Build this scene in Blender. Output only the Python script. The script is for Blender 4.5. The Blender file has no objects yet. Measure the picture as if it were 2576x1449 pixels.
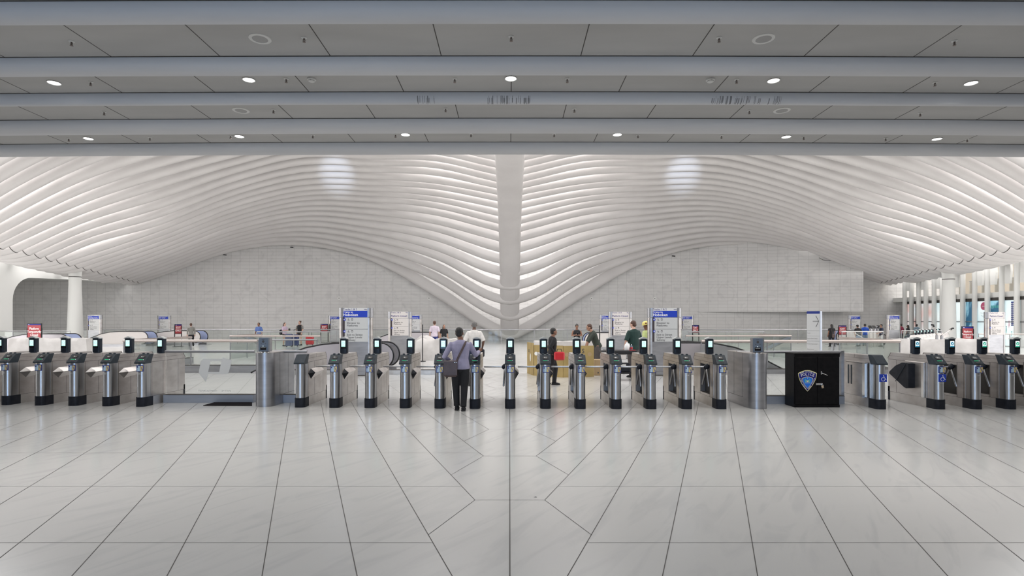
import bpy, bmesh, math, random
from mathutils import Vector, Matrix, noise

random.seed(7)
S = bpy.context.scene
COL = S.collection

# ---------------------------------------------------------------- camera, light, exposure
F, HY, CXP, H = 1420.0, 806.0, 1282.5, 1.75      # focal length in px, horizon row, vanishing column, eye height
cam_d = bpy.data.cameras.new('camera')
cam = bpy.data.objects.new('camera', cam_d); COL.objects.link(cam)
cam.location = (0, 0, H); cam.rotation_euler = (math.pi/2, 0, 0)
cam_d.sensor_width = 36; cam_d.lens = F*36/2576
cam_d.shift_x = (1288-CXP)/2576; cam_d.shift_y = (HY-724.5)/2576
cam_d.clip_end = 300; cam_d.clip_start = .05
S.camera = cam

W = bpy.data.worlds.new('hall_daylight'); S.world = W; W.use_nodes = True
W.node_tree.nodes['Background'].inputs[0].default_value = (1.0, .985, .975, 1)
W.node_tree.nodes['Background'].inputs[1].default_value = 2.9

S.view_settings.view_transform = 'Standard'; S.view_settings.look = 'None'
S.view_settings.gamma = 1; S.view_settings.exposure = 0.0
S.cycles.max_bounces = 7; S.cycles.diffuse_bounces = 4; S.cycles.glossy_bounces = 3
S.cycles.transparent_max_bounces = 12; S.cycles.use_denoising = True
S.cycles.caustics_reflective = False; S.cycles.caustics_refractive = False

def area(name, loc, rot, sx, sy, power, col=(1, 1, 1), shape='RECTANGLE', spread=180):
    d = bpy.data.lights.new(name, 'AREA'); d.shape = shape; d.size = sx; d.size_y = sy
    d.energy = power; d.color = col; d.spread = math.radians(spread)
    o = bpy.data.objects.new(name, d); COL.objects.link(o); o.location = loc
    o.rotation_euler = [math.radians(a) for a in rot]
    return o

# lamps behind the camera: two added fill lights and one bluish advertising screen
area('rear_fill_overhead', (0, -7, 4.9), (0, 0, 0), 16, .8, 620, (1, .98, .96))  # overhead fill, added to brighten the near zone
area('entrance_screen_light', (-3.2, -9.5, 2.2), (90, 0, 0), 4.2, 3.8, 420, (.38, .63, 1))
area('rear_fill_wide', (0, -13, 2.6), (90, 0, 0), 20, 1.2, 60, (1, .98, .96))  # added wide fill, aimed forward from the rear

# lamps set above the ribs: along the spine and along the outer edges of the vault
for x in (-3.2, 3.2): area('spine_lamp', (x, 33.5, 13.6), (0, 0, 0), 3.4, 19, 2600, (1, .97, .95), 'RECTANGLE', 150)
for x in (-26, 26): area('edge_lamp', (x, 34, 12.2), (0, 0, 0), 6, 20, 2600, (1, .97, .95), 'RECTANGLE', 115)

# narrow bluish floodlights above the last ceiling beam, washing the crests of the two wings
for sx_ in (-1, 1):
    d = bpy.data.lights.new('crest_floodlight', 'SPOT'); d.energy = 15000; d.color = (.68, .80, 1); d.spot_size = math.radians(6.5); d.spot_blend = 1; d.shadow_soft_size = .05
    o = bpy.data.objects.new('crest_floodlight', d); COL.objects.link(o); o.location = (sx_*5.0, 13, 6.6)
    o.rotation_euler = (Vector((sx_*11.0, 36, 11.0))-o.location).to_track_quat('-Z', 'Y').to_euler()

# ---------------------------------------------------------------- materials
def new_mat(name):
    m = bpy.data.materials.new(name); m.use_nodes = True
    return m, m.node_tree, m.node_tree.nodes['Principled BSDF']

def mat(name, col, rough=.5, metal=0, emit=None, es=1, spec=.5):
    m, nt, p = new_mat(name)
    p.inputs['Base Color'].default_value = (*col, 1); p.inputs['Roughness'].default_value = rough
    p.inputs['Metallic'].default_value = metal; p.inputs['Specular IOR Level'].default_value = spec
    if emit:
        p.inputs['Emission Color'].default_value = (*emit, 1); p.inputs['Emission Strength'].default_value = es
    return m

def noisy(name, c1, c2, scale=(1, 1, 1), rough=.5, metal=0, r2=None, detail=5, bump=0, lo=.35, hi=.65, dist=0, spec=.5):
    m, nt, p = new_mat(name); N, L = nt.nodes, nt.links
    tc = N.new('ShaderNodeTexCoord'); mp = N.new('ShaderNodeMapping'); mp.inputs['Scale'].default_value = scale
    no = N.new('ShaderNodeTexNoise'); no.inputs['Scale'].default_value = 1; no.inputs['Detail'].default_value = detail
    no.inputs['Distortion'].default_value = dist
    cr = N.new('ShaderNodeValToRGB')
    cr.color_ramp.elements[0].position = lo; cr.color_ramp.elements[1].position = hi
    cr.color_ramp.elements[0].color = (*c1, 1); cr.color_ramp.elements[1].color = (*c2, 1)
    L.new(tc.outputs['Object'], mp.inputs[0]); L.new(mp.outputs[0], no.inputs[0]); L.new(no.outputs[0], cr.inputs[0])
    L.new(cr.outputs[0], p.inputs['Base Color'])
    p.inputs['Roughness'].default_value = rough; p.inputs['Metallic'].default_value = metal
    p.inputs['Specular IOR Level'].default_value = spec
    if r2 is not None:
        mr = N.new('ShaderNodeMapRange'); mr.inputs[3].default_value = rough; mr.inputs[4].default_value = r2
        L.new(no.outputs[0], mr.inputs[0]); L.new(mr.outputs[0], p.inputs['Roughness'])
    if bump:
        b = N.new('ShaderNodeBump'); b.inputs['Strength'].default_value = bump
        L.new(no.outputs[0], b.inputs['Height']); L.new(b.outputs[0], p.inputs['Normal'])
    return m

M = {}
M['rib'] = noisy('white_rib_plaster', (.63, .607, .598), (.68, .657, .648), (.6, .6, .6), .5)
M['ceiling'] = noisy('grey_ceiling_panel', (.40, .395, .388), (.445, .44, .432), (.5, 2, 1), .75, spec=.3)
M['beam'] = noisy('pale_beam_paint', (.55, .55, .56), (.60, .60, .61), (.35, 3, 3), .65, spec=.3)
M['stain'] = mat('dark_drip_stain', (.17, .16, .155), .8)
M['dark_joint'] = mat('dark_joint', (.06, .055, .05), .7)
M['joint'] = mat('floor_joint', (.05, .045, .04), .6)
M['joint_pale'] = mat('pale_floor_joint', (.17, .165, .16), .5)
M['steel'] = noisy('brushed_steel', (.47, .44, .425), (.60, .575, .56), (3, 3, 6), .30, .92, .42)
M['steel_col'] = noisy('column_steel', (.46, .46, .47), (.54, .54, .55), (60, 60, 1), .30, 1, .36)
M['steel_rail'] = noisy('warm_handrail_steel', (.52, .45, .42), (.60, .53, .50), (1, 8, 8), .34, .9)
M['steel_grey'] = noisy('grey_steel_panel', (.36, .36, .38), (.44, .44, .46), (2, 2, 9), .38, .85)
M['plinth'] = noisy('plinth_steel', (.50, .47, .45), (.62, .60, .58), (4, 4, 4), .36, .85)
M['curb'] = noisy('blue_grey_curb', (.38, .42, .50), (.46, .50, .58), (1, 6, 6), .40, .55)
M['seam'] = mat('dark_seam', (.05, .045, .04), .6)
M['black_rubber'] = noisy('black_rubber', (.012, .014, .02), (.022, .024, .032), (8, 8, 8), .5, spec=.2)
M['console'] = noisy('charcoal_console', (.025, .034, .045), (.036, .046, .056), (10, 10, 10), .42, spec=.3)
M['reader'] = noisy('black_reader_case', (.012, .018, .028), (.022, .028, .04), (10, 10, 10), .35, spec=.3)
M['reader_cap'] = mat('grey_reader_cap', (.50, .51, .50), .4)
M['screen'] = mat('cyan_screen', (.02, .03, .03), .2, emit=(.66, 1.0, .97), es=1.3)
M['screen_pale'] = mat('pale_green_screen_disc', (.02, .03, .03), .2, emit=(.50, .95, .78), es=1.2)
M['screen_green'] = mat('green_screen', (.02, .03, .03), .2, emit=(.03, .42, .26), es=1.0)
M['screen_white'] = mat('white_screen', (.02, .03, .03), .2, emit=(.85, .97, 1), es=1.1)
M['screen_blue'] = mat('blue_screen_disc', (.02, .03, .03), .2, emit=(.02, .25, .40), es=.9)
M['led_green'] = mat('green_led', (.0, .05, .02), .3, emit=(.02, .55, .22), es=1.0)
M['glossy_black'] = mat('glossy_black', (.008, .008, .01), .12)
M['white'] = mat('white_enamel', (.82, .82, .80), .4)
M['white_mark'] = mat('white_marking', (.85, .85, .84), .5)
M['blue'] = mat('sign_blue', (.012, .045, .42), .4)
M['card_blue'] = mat('card_frame_blue', (.012, .03, .22), .35)
M['pale_card'] = mat('pale_blue_card', (.50, .66, .80), .4)
M['gold_card'] = mat('gold_card', (.72, .55, .20), .4)
M['sign_white'] = mat('sign_panel_white', (.60, .60, .595), .45)
M['sign_cream'] = mat('sign_panel_cream', (.60, .565, .545), .45)
M['sign_grey'] = mat('sign_panel_grey', (.50, .51, .51), .45)
M['text_dark'] = mat('dark_lettering', (.06, .06, .065), .6)
M['text_navy'] = mat('navy_lettering', (.02, .02, .16), .6)
M['dark_strip'] = mat('dark_sign_strip', (.045, .035, .04), .6)
M['red_sign'] = mat('red_sign', (.36, .045, .055), .45)
M['black_frame'] = mat('black_sign_frame', (.012, .012, .014), .45)
M['cabinet'] = noisy('black_cabinet_paint', (.006, .006, .007), (.011, .010, .011), (14, 14, 14), .45, spec=.12)
M['mat_black'] = mat('black_floor_mat', (.010, .008, .010), .9, spec=.1)
M['emblem_navy'] = mat('emblem_navy', (.004, .006, .19), .5)
M['emblem_blue'] = mat('emblem_blue', (.01, .17, .75), .5)
M['emblem_gold'] = mat('emblem_cream_edge', (.85, .79, .42), .5)
M['chrome'] = mat('chrome', (.80, .80, .80), .18, 1)
M['brass'] = mat('padlock_brass', (.68, .55, .40), .35, .7)
M['tarp'] = noisy('white_tarp', (.50, .475, .46), (.58, .555, .54), (3, 3, 3), .7, bump=.25)
M['ply'] = noisy('tan_plywood', (.33, .235, .085), (.43, .315, .125), (.8, 4, 1.6), .6)
M['cardboard'] = mat('cardboard', (.42, .30, .17), .8)
M['frost'] = mat('frosted_marking', (.66, .66, .65), .6)
M['milk'] = mat('milk_white_plastic', (.85, .85, .85), .35)
M['red'] = mat('red_plastic', (.55, .02, .03), .35)
M['navy'] = mat('navy_fabric', (.015, .03, .13), .7)
M['dkblue_case'] = mat('slate_blue_case', (.07, .085, .17), .5)
M['intercom'] = mat('blue_grey_intercom', (.15, .19, .25), .4, .2)
M['facade'] = mat('facade_white', (.70, .70, .68), .55)
M['beige'] = mat('gallery_beige', (.52, .46, .38), .7)
M['brown'] = mat('brown_door', (.20, .10, .05), .6)
M['poster_blue'] = noisy('blue_poster', (.03, .11, .19), (.30, .55, .66), (.35, .7, .35), .3, lo=.45, hi=.55, dist=1.5)
M['poster_pale'] = noisy('pale_poster', (.55, .70, .74), (.78, .84, .84), (.4, .4, .4), .3)
M['poster_pink'] = noisy('pink_shopfront', (.62, .45, .42), (.66, .72, .74), (.9, .9, .7), .3)
for n in ('poster_blue', 'poster_pale', 'poster_pink'):   # lit shop windows
    nt = M[n].node_tree; p = nt.nodes['Principled BSDF']; nt.links.new(p.inputs['Base Color'].links[0].from_socket, p.inputs['Emission Color']); p.inputs['Emission Strength'].default_value = .55
M['pink_dot'] = mat('pink_dot', (.55, .10, .20), .5)
M['teal'] = mat('teal_print', (.10, .45, .42), .5)
M['lamp'] = mat('downlight_lens', (.9, .9, .9), .3, emit=(1, .98, .95), es=6)
M['lamp_rim'] = mat('downlight_rim', (.62, .62, .61), .4)
M['grille'] = mat('speaker_grille', (.34, .335, .33), .7)
M['spk_rim'] = mat('speaker_ring', (.60, .60, .585), .5)
M['sprinkler'] = mat('sprinkler_metal', (.16, .13, .12), .35, .8)
M['escal_side'] = noisy('lilac_escalator_panel', (.46, .43, .45), (.52, .49, .52), (1, 1, 1), .38, .35)
M['esc_blue'] = mat('blue_balustrade', (.34, .40, .62), .4)  # lavender-blue inner face of the far balustrade
M['hair_black'] = noisy('black_hair', (.008, .007, .007), (.02, .017, .016), (40, 40, 40), .5)
M['hair_brown'] = noisy('brown_hair', (.05, .022, .012), (.09, .04, .025), (40, 40, 40), .5)
M['hair_grey'] = noisy('grey_hair', (.10, .095, .09), (.18, .17, .165), (40, 40, 40), .6)
M['hard_hat'] = mat('yellow_hard_hat', (.80, .68, .20), .35)
M['eye'] = mat('dark_eye', (.02, .015, .012), .3)
def skin(n, c): M[n] = noisy(n, tuple(a*.93 for a in c), c, (9, 9, 9), .5)
skin('skin_light', (.62, .38, .29)); skin('skin_tan', (.40, .22, .15)); skin('skin_dark', (.12, .055, .035)); skin('skin_brown', (.24, .115, .07))
def cloth(n, c): M[n] = noisy(n, tuple(a*.86 for a in c), c, (12, 12, 12), .8, bump=.15)
for n, c in dict(c_lav=(.33, .31, .44), c_black=(.010, .010, .013), c_white=(.72, .69, .66), c_pink=(.55, .44, .56), c_navy=(.02, .03, .16),
                 c_dgreen=(.010, .038, .032), c_gpants=(.085, .075, .075), c_lime=(.58, .66, .28), c_blue=(.10, .17, .42), c_royal=(.012, .075, .45),
                 c_lilac=(.60, .52, .60), c_olive=(.045, .035, .025), c_grey=(.22, .215, .20), c_denim=(.20, .27, .36), c_dnavy=(.014, .022, .055),
                 c_maroon=(.20, .02, .05), c_cream=(.66, .66, .66), c_moss=(.04, .05, .04), c_steelblue=(.20, .27, .33), c_tan=(.45, .36, .30)).items():
    cloth(n, c)
M['leather'] = noisy('brown_leather', (.055, .032, .032), (.085, .055, .052), (7, 7, 7), .42)

def glass_mat(name, tint, refl=.5, rough=.02):
    m, nt, p = new_mat(name); N, L = nt.nodes, nt.links; N.remove(p)
    tr = N.new('ShaderNodeBsdfTransparent'); tr.inputs[0].default_value = (*tint, 1)
    gl = N.new('ShaderNodeBsdfGlossy'); gl.inputs['Roughness'].default_value = rough
    fr = N.new('ShaderNodeFresnel'); fr.inputs[0].default_value = 1.45
    mu = N.new('ShaderNodeMath'); mu.operation = 'MULTIPLY'; mu.inputs[1].default_value = refl
    mx = N.new('ShaderNodeMixShader')
    L.new(fr.outputs[0], mu.inputs[0]); L.new(mu.outputs[0], mx.inputs[0])
    L.new(tr.outputs[0], mx.inputs[1]); L.new(gl.outputs[0], mx.inputs[2])
    L.new(mx.outputs[0], N['Material Output'].inputs[0])
    return m
M['glass'] = glass_mat('railing_glass', (.965, .985, .975), .6)
M['glass_clear'] = glass_mat('clear_glass', (.97, .98, .98), .7)

def marble_floor():
    m, nt, p = new_mat('white_marble_floor'); N, L = nt.nodes, nt.links
    tc = N.new('ShaderNodeTexCoord')
    mp = N.new('ShaderNodeMapping'); mp.vector_type = 'TEXTURE'; mp.inputs['Rotation'].default_value = (0, 0, 1.02); mp.inputs['Scale'].default_value = (1.3, .26, 1)
    no = N.new('ShaderNodeTexNoise'); no.inputs['Scale'].default_value = 1.1; no.inputs['Detail'].default_value = 7; no.inputs['Distortion'].default_value = 1.2
    cr = N.new('ShaderNodeValToRGB'); e = cr.color_ramp.elements
    e[0].position = .32; e[0].color = (.545, .545, .54, 1); e[1].position = .50; e[1].color = (.60, .598, .585, 1)
    # whole slabs differ a little: cells along the slanted joint direction
    n2 = N.new('ShaderNodeTexNoise'); n2.inputs['Scale'].default_value = .35; n2.inputs['Detail'].default_value = 2
    mr = N.new('ShaderNodeMapRange'); mr.inputs[3].default_value = .92; mr.inputs[4].default_value = 1.06
    mx = N.new('ShaderNodeMix'); mx.data_type = 'RGBA'; mx.blend_type = 'MULTIPLY'; mx.inputs[0].default_value = 1
    L.new(tc.outputs['Object'], mp.inputs[0]); L.new(mp.outputs[0], no.inputs[0]); L.new(no.outputs[0], cr.inputs[0])
    L.new(tc.outputs['Object'], n2.inputs[0]); L.new(n2.outputs[0], mr.inputs[0])
    L.new(cr.outputs[0], mx.inputs[6]); L.new(mr.outputs[0], mx.inputs[7]); L.new(mx.outputs[2], p.inputs['Base Color'])
    p.inputs['Roughness'].default_value = .17; p.inputs['Specular IOR Level'].default_value = .55
    return m
M['floor'] = marble_floor()

def marble_wall():
    m, nt, p = new_mat('grey_marble_wall_tiles'); N, L = nt.nodes, nt.links
    tc = N.new('ShaderNodeTexCoord'); sx = N.new('ShaderNodeSeparateXYZ'); cb = N.new('ShaderNodeCombineXYZ')
    L.new(tc.outputs['Object'], sx.inputs[0]); L.new(sx.outputs[0], cb.inputs[0]); L.new(sx.outputs[2], cb.inputs[1])
    br = N.new('ShaderNodeTexBrick'); br.offset = 0; br.inputs['Scale'].default_value = 1
    br.inputs['Brick Width'].default_value = .78; br.inputs['Row Height'].default_value = .285
    br.inputs['Mortar Size'].default_value = .008; br.inputs['Bias'].default_value = -.3
    br.inputs['Color1'].default_value = (.655, .645, .635, 1); br.inputs['Color2'].default_value = (.61, .60, .59, 1)
    br.inputs['Mortar'].default_value = (.42, .415, .41, 1)
    no = N.new('ShaderNodeTexNoise'); no.inputs['Scale'].default_value = .8; no.inputs['Detail'].default_value = 8; no.inputs['Distortion'].default_value = 2.5
    cr = N.new('ShaderNodeValToRGB'); e = cr.color_ramp.elements
    e[0].position = .30; e[0].color = (.91, .91, .915, 1); e[1].position = .5; e[1].color = (1.02, 1.02, 1.02, 1)
    mx = N.new('ShaderNodeMix'); mx.data_type = 'RGBA'; mx.blend_type = 'MULTIPLY'; mx.inputs[0].default_value = 1
    L.new(cb.outputs[0], br.inputs[0]); L.new(cb.outputs[0], no.inputs[0]); L.new(no.outputs[0], cr.inputs[0])
    L.new(br.outputs[0], mx.inputs[6]); L.new(cr.outputs[0], mx.inputs[7]); L.new(mx.outputs[2], p.inputs['Base Color'])
    p.inputs['Roughness'].default_value = .45
    return m
M['wall'] = marble_wall()

# ---------------------------------------------------------------- mesh helpers
def at(px, py, Y):                       # the point at depth Y that the photograph shows at (px, py)
    return Vector(((px-CXP)*Y/F, Y, H+(HY-py)*Y/F))
def fx(px, Y): return (px-CXP)*Y/F
def fy(py): return H*F/(py-HY)           # depth of a floor point seen at row py
I4 = Matrix.Identity(4)
def TR(x=0, y=0, z=0): return Matrix.Translation((x, y, z))
def RZ(a): return Matrix.Rotation(math.radians(a), 4, 'Z')
def RX(a): return Matrix.Rotation(math.radians(a), 4, 'X')
def RY(a): return Matrix.Rotation(math.radians(a), 4, 'Y')

class MB:
    def __init__(s): s.v = []; s.f = []; s.m = []; s.s = []
    def add(s, vs, fs, mi=0, sm=False, mt=None):
        b = len(s.v)
        for v in vs:
            v = Vector(v); s.v.append(tuple(mt @ v) if mt else tuple(v))
        for f in fs: s.f.append([b+i for i in f]); s.m.append(mi); s.s.append(sm)
        return s
    def box(s, x0, x1, y0, y1, z0, z1, mi=0, mt=None):
        vs = [(x, y, z) for z in (z0, z1) for y in (y0, y1) for x in (x0, x1)]
        return s.add(vs, [(0, 2, 3, 1), (4, 5, 7, 6), (0, 1, 5, 4), (2, 6, 7, 3), (0, 4, 6, 2), (1, 3, 7, 5)], mi, False, mt)
    def bbox(s, x0, x1, y0, y1, z0, z1, b=.01, mi=0, mt=None):      # a box with chamfered edges
        b = min(b, (x1-x0)*.45, (y1-y0)*.45, (z1-z0)*.45)
        vs, X, Y, Z = [], ((x0, x0+b), (x1, x1-b)), ((y0, y0+b), (y1, y1-b)), ((z0, z0+b), (z1, z1-b))
        for i in (0, 1):
            for j in (0, 1):
                for k in (0, 1):
                    vs += [(X[i][0], Y[j][1], Z[k][1]), (X[i][1], Y[j][0], Z[k][1]), (X[i][1], Y[j][1], Z[k][0])]
        bm = bmesh.new()
        for v in vs: bm.verts.new(v)
        r = bmesh.ops.convex_hull(bm, input=bm.verts); bm.verts.index_update()
        s.add([v.co for v in bm.verts], [[v.index for v in f.verts] for f in bm.faces], mi, False, mt); bm.free()
        return s
    def prism(s, poly, a, b, axis='y', mi=0, mt=None, sm=False):    # 2D outline pushed along an axis
        n = len(poly)
        def P(u, w, t): return {'y': (u, t, w), 'x': (t, u, w), 'z': (u, w, t)}[axis]
        vs = [P(u, w, a) for u, w in poly]+[P(u, w, b) for u, w in poly]
        s.add(vs, [list(range(n))[::-1], [n+i for i in range(n)]], mi, False, mt)
        b0 = len(s.v)-2*n
        for i in range(n):
            j = (i+1) % n; s.f.append([b0+i, b0+j, b0+n+j, b0+n+i]); s.m.append(mi); s.s.append(sm)
        return s
    def tube(s, pts, rads, n=10, mi=0, ref=(1, 0, 0), cap=True, mt=None, sm=True):
        pts = [Vector(p) for p in pts]; rings = []
        ref = Vector(ref)
        for i, p in enumerate(pts):
            t = (pts[min(i+1, len(pts)-1)]-pts[max(i-1, 0)]).normalized()
            r = ref if abs(t.dot(ref)) < .95 else Vector((0, 1, 0)) if abs(ref.y) < .5 else Vector((0, 0, 1))
            u = (r-t*r.dot(t)).normalized(); w = t.cross(u)
            q = rads[i] if isinstance(rads, (list, tuple)) else rads
            ru, rw = q if isinstance(q, (list, tuple)) else (q, q)
            rings += [p+u*(ru*math.cos(2*math.pi*k/n))+w*(rw*math.sin(2*math.pi*k/n)) for k in range(n)]
        fs = [(i*n+k, i*n+(k+1) % n, (i+1)*n+(k+1) % n, (i+1)*n+k) for i in range(len(pts)-1) for k in range(n)]
        s.add(rings, fs, mi, sm, mt)
        if cap:
            b = len(s.v)-len(rings); s.f += [[b+k for k in range(n)][::-1], [b+len(rings)-n+k for k in range(n)]]; s.m += [mi, mi]; s.s += [False, False]
        return s
    def lathe(s, prof, n=20, mi=0, mt=None, sm=True):               # (radius, z) profile round the z axis
        vs = [(r*math.cos(2*math.pi*k/n), r*math.sin(2*math.pi*k/n), z) for r, z in prof for k in range(n)]
        fs = [(i*n+k, i*n+(k+1) % n, (i+1)*n+(k+1) % n, (i+1)*n+k) for i in range(len(prof)-1) for k in range(n)]
        s.add(vs, fs, mi, sm, mt); b = len(s.v)-len(vs)
        for o, rev in ((b, 1), (b+len(vs)-n, 0)):
            f = [o+k for k in range(n)]; s.f.append(f[::-1] if rev else f); s.m.append(mi); s.s.append(False)
        return s
    def ball(s, c, r, n=12, mi=0, mt=None):
        rx, ry, rz = r if isinstance(r, (list, tuple)) else (r, r, r); m = n//2+1
        vs = [(c[0]+rx*math.sin(math.pi*i/m)*math.cos(2*math.pi*k/n), c[1]+ry*math.sin(math.pi*i/m)*math.sin(2*math.pi*k/n), c[2]+rz*math.cos(math.pi*i/m)) for i in range(1, m) for k in range(n)]
        fs = [(i*n+k, (i+1)*n+k, (i+1)*n+(k+1) % n, i*n+(k+1) % n) for i in range(m-2) for k in range(n)]
        t = len(vs); vs += [(c[0], c[1], c[2]+rz), (c[0], c[1], c[2]-rz)]
        fs += [(t, k, (k+1) % n) for k in range(n)]+[(t+1, (m-2)*n+(k+1) % n, (m-2)*n+k) for k in range(n)]
        return s.add(vs, fs, mi, True, mt)
    def plate(s, poly, y, t=.002, mi=0, mt=None):                   # flat outline in x-z facing -y
        return s.prism(poly, y-t, y, 'y', mi, mt)
    def text(s, string, size, x, z, y, mi=0, align='LEFT', mt=None, bold=0, sx=1):
        key = (string, align, bold)
        if key not in TXT:
            cu = bpy.data.curves.new('lettering', 'FONT'); cu.body = string; cu.align_x = align; cu.resolution_u = 2; cu.offset = bold
            ob = bpy.data.objects.new('lettering', cu); me = bpy.data.meshes.new_from_object(ob)
            TXT[key] = ([tuple(v.co) for v in me.vertices], [list(p.vertices) for p in me.polygons])
            bpy.data.objects.remove(ob); bpy.data.curves.remove(cu); bpy.data.meshes.remove(me)
        vs, fs = TXT[key]
        return s.add([(x+v[0]*size*sx, y, z+v[1]*size) for v in vs], fs, mi, False, mt)
    def disc(s, x, z, y, r, mi=0, n=18, t=.002, mt=None, rz=None):
        rz = rz or r
        return s.plate([(x+r*math.cos(2*math.pi*k/n), z+rz*math.sin(2*math.pi*k/n)) for k in range(n)], y, t, mi, mt)
    def build(s, name, mats, parent=None, label=None, sharp=38):
        me = bpy.data.meshes.new(name); me.from_pydata(s.v, [], s.f)
        mats = mats if isinstance(mats, (list, tuple)) else [mats]
        for m in mats: me.materials.append(M[m] if isinstance(m, str) else m)
        me.polygons.foreach_set('material_index', s.m); me.polygons.foreach_set('use_smooth', s.s); me.update()
        bm = bmesh.new(); bm.from_mesh(me); bmesh.ops.recalc_face_normals(bm, faces=bm.faces)
        for e in bm.edges:
            if len(e.link_faces) == 2 and e.calc_face_angle(0) > math.radians(sharp): e.smooth = False
        bm.to_mesh(me); bm.free()
        o = bpy.data.objects.new(name, me); COL.objects.link(o)
        if parent: o.parent = parent
        if label: o['label'] = label
        return o
TXT = {}
def tag(o, label, cat, group=None):
    o['label'] = label; o['category'] = cat
    if group: o['group'] = group
    return o
def thing(name, label, cat, loc=(0, 0, 0), rz=0, group=None):
    o = bpy.data.objects.new(name, None); COL.objects.link(o); o.empty_display_size = .1
    o.location = loc; o.rotation_euler = (0, 0, math.radians(rz))
    return tag(o, label, cat, group)
def struct(o): o['kind'] = 'structure'; return o
def dup(root, loc, rz=0, label=None, scale=None):
    def cp(o, parent):
        c = o.copy(); COL.objects.link(c)
        if parent: c.parent = parent
        for ch in KIDS.get(o.name, list(o.children)): cp(ch, c)
        return c
    r = cp(root, None); r.location = loc; r.rotation_euler = (0, 0, math.radians(rz))
    if label: r['label'] = label
    if scale: r.scale = (scale,)*3
    return r
KIDS = {}
ORD = ['first', 'second', 'third', 'fourth', 'fifth', 'sixth', 'seventh', 'eighth', 'ninth', 'tenth', 'eleventh', 'twelfth', 'thirteenth', 'fourteenth', 'fifteenth']
def remesh(o, vox, smooth=2):
    md = o.modifiers.new('r', 'REMESH'); md.mode = 'VOXEL'; md.voxel_size = vox; md.use_smooth_shade = True
    if smooth:
        sm = o.modifiers.new('s', 'SMOOTH'); sm.factor = .5; sm.iterations = smooth
    me = bpy.data.meshes.new_from_object(o.evaluated_get(bpy.context.evaluated_depsgraph_get()))
    mats = list(o.data.materials); o.modifiers.clear(); old = o.data; me.name = old.name; o.data = me; bpy.data.meshes.remove(old)
    me.materials.clear()
    for m in mats: me.materials.append(m)
    return o
# ---------------------------------------------------------------- setting: floor
HC, HB = 3.35, 3.20                       # ceiling and beam undersides above the eye
def sag(x): return -.0005*min(abs(x), 22)**2
K = math.tan(math.radians(20.05))
fl = MB(); fl.box(-46, 46, -14.5, 49.6, -.3, 0, 0)
def strip(p, q, w, mi=1, z=.0012):
    p, q = Vector((*p, 0)), Vector((*q, 0)); n = (q-p).normalized().cross(Vector((0, 0, 1)))*w/2
    fl.add([(a.x, a.y, z) for a in (p-n, p+n, q+n, q-n)], [(0, 1, 2, 3)], mi)
strip((0, -2), (0, 49), .010)
for k in range(-62, 26):                   # the two slanted joint families, ended at the centre strip
    c = 1.016+.651*k
    yk = (c+.34)/K                         # where this line reaches the node
    x0, y0 = -.34, yk
    x1 = -30.
    ya, yb = max(yk, 1.2), min((c+30)/K, 48.6)
    if yb <= ya: continue
    for s in (1, -1):
        strip((s*(c-K*ya), ya), (s*(c-K*yb), yb), .007)
    if yk > 1.5 and yk < 48:
        strip((-.34, yk), (.34, yk), .005)
        ym = yk-.651/(2*K)
        for s in (1, -1): strip((s*-.34, yk), (s*-(.34+.651/2), ym), .006)
for j in range(-1, 30):                    # transverse joints
    y = 4.445+1.507*j
    k = math.floor((y*K-.34-1.016)/.651); xe = (1.016+.651*k)-K*y
    for s in (1, -1): strip((s*xe, y), (s*-30, y), .005, 2)
floor = struct(fl.build('floor', ['floor', 'joint', 'joint_pale']))

# ---------------------------------------------------------------- setting: low ceiling
ce = MB(); NX = 24
def sheet(mb, y0, y1, z, mi, half=24, up=False):
    xs = [-half+2*half*i/NX for i in range(NX+1)]
    vs = [(x, y, H+z+sag(x)) for y in (y0, y1) for x in xs]
    mb.add(vs, [(i, i+1, NX+2+i, NX+1+i) for i in range(NX)], mi)
sheet(ce, -14.5, 10.9, HC, 0)
ROWS = {1: (140, (62, 140), [12, 280, 553, 831, 1110, 1461, 1742, 2022, 2298]),
        2: (233, (188, 232), [82, 312, 544, 780, 1017, 1286, 1555, 1794, 2031, 2266, 2500]),
        3: (300, (262, 299), [130, 332, 535, 740, 946, 1155, 1415, 1625, 1832, 2039, 2244, 2448]),
        4: (358, (335, 358), [10, 175, 351, 532, 712, 894, 1078, 1285, 1493, 1677, 1859, 2042, 2225, 2403])}
for r, (py, (a, b), xs) in ROWS.items():
    y = F*HC/(HY-py); ya, yb = F*HC/(HY-a)-.25, F*HC/(HY-b)+.05
    for px in xs:
        x = fx(px, y); ce.box(x-.006, x+.006, ya, yb, H+HC+sag(x)-.002, H+HC+sag(x)+.01, 1)
ceiling = struct(ce.build('ceiling', ['ceiling', 'dark_joint']))
# roof slab above the low ceiling and an added light-blocking deck over the slot between ceiling and vault
rf = MB(); rf.box(-24, 24, -14.5, 10.9, H+HC+.02, H+HC+.5)
struct(rf.build('roof_slab', 'ceiling'))

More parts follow.
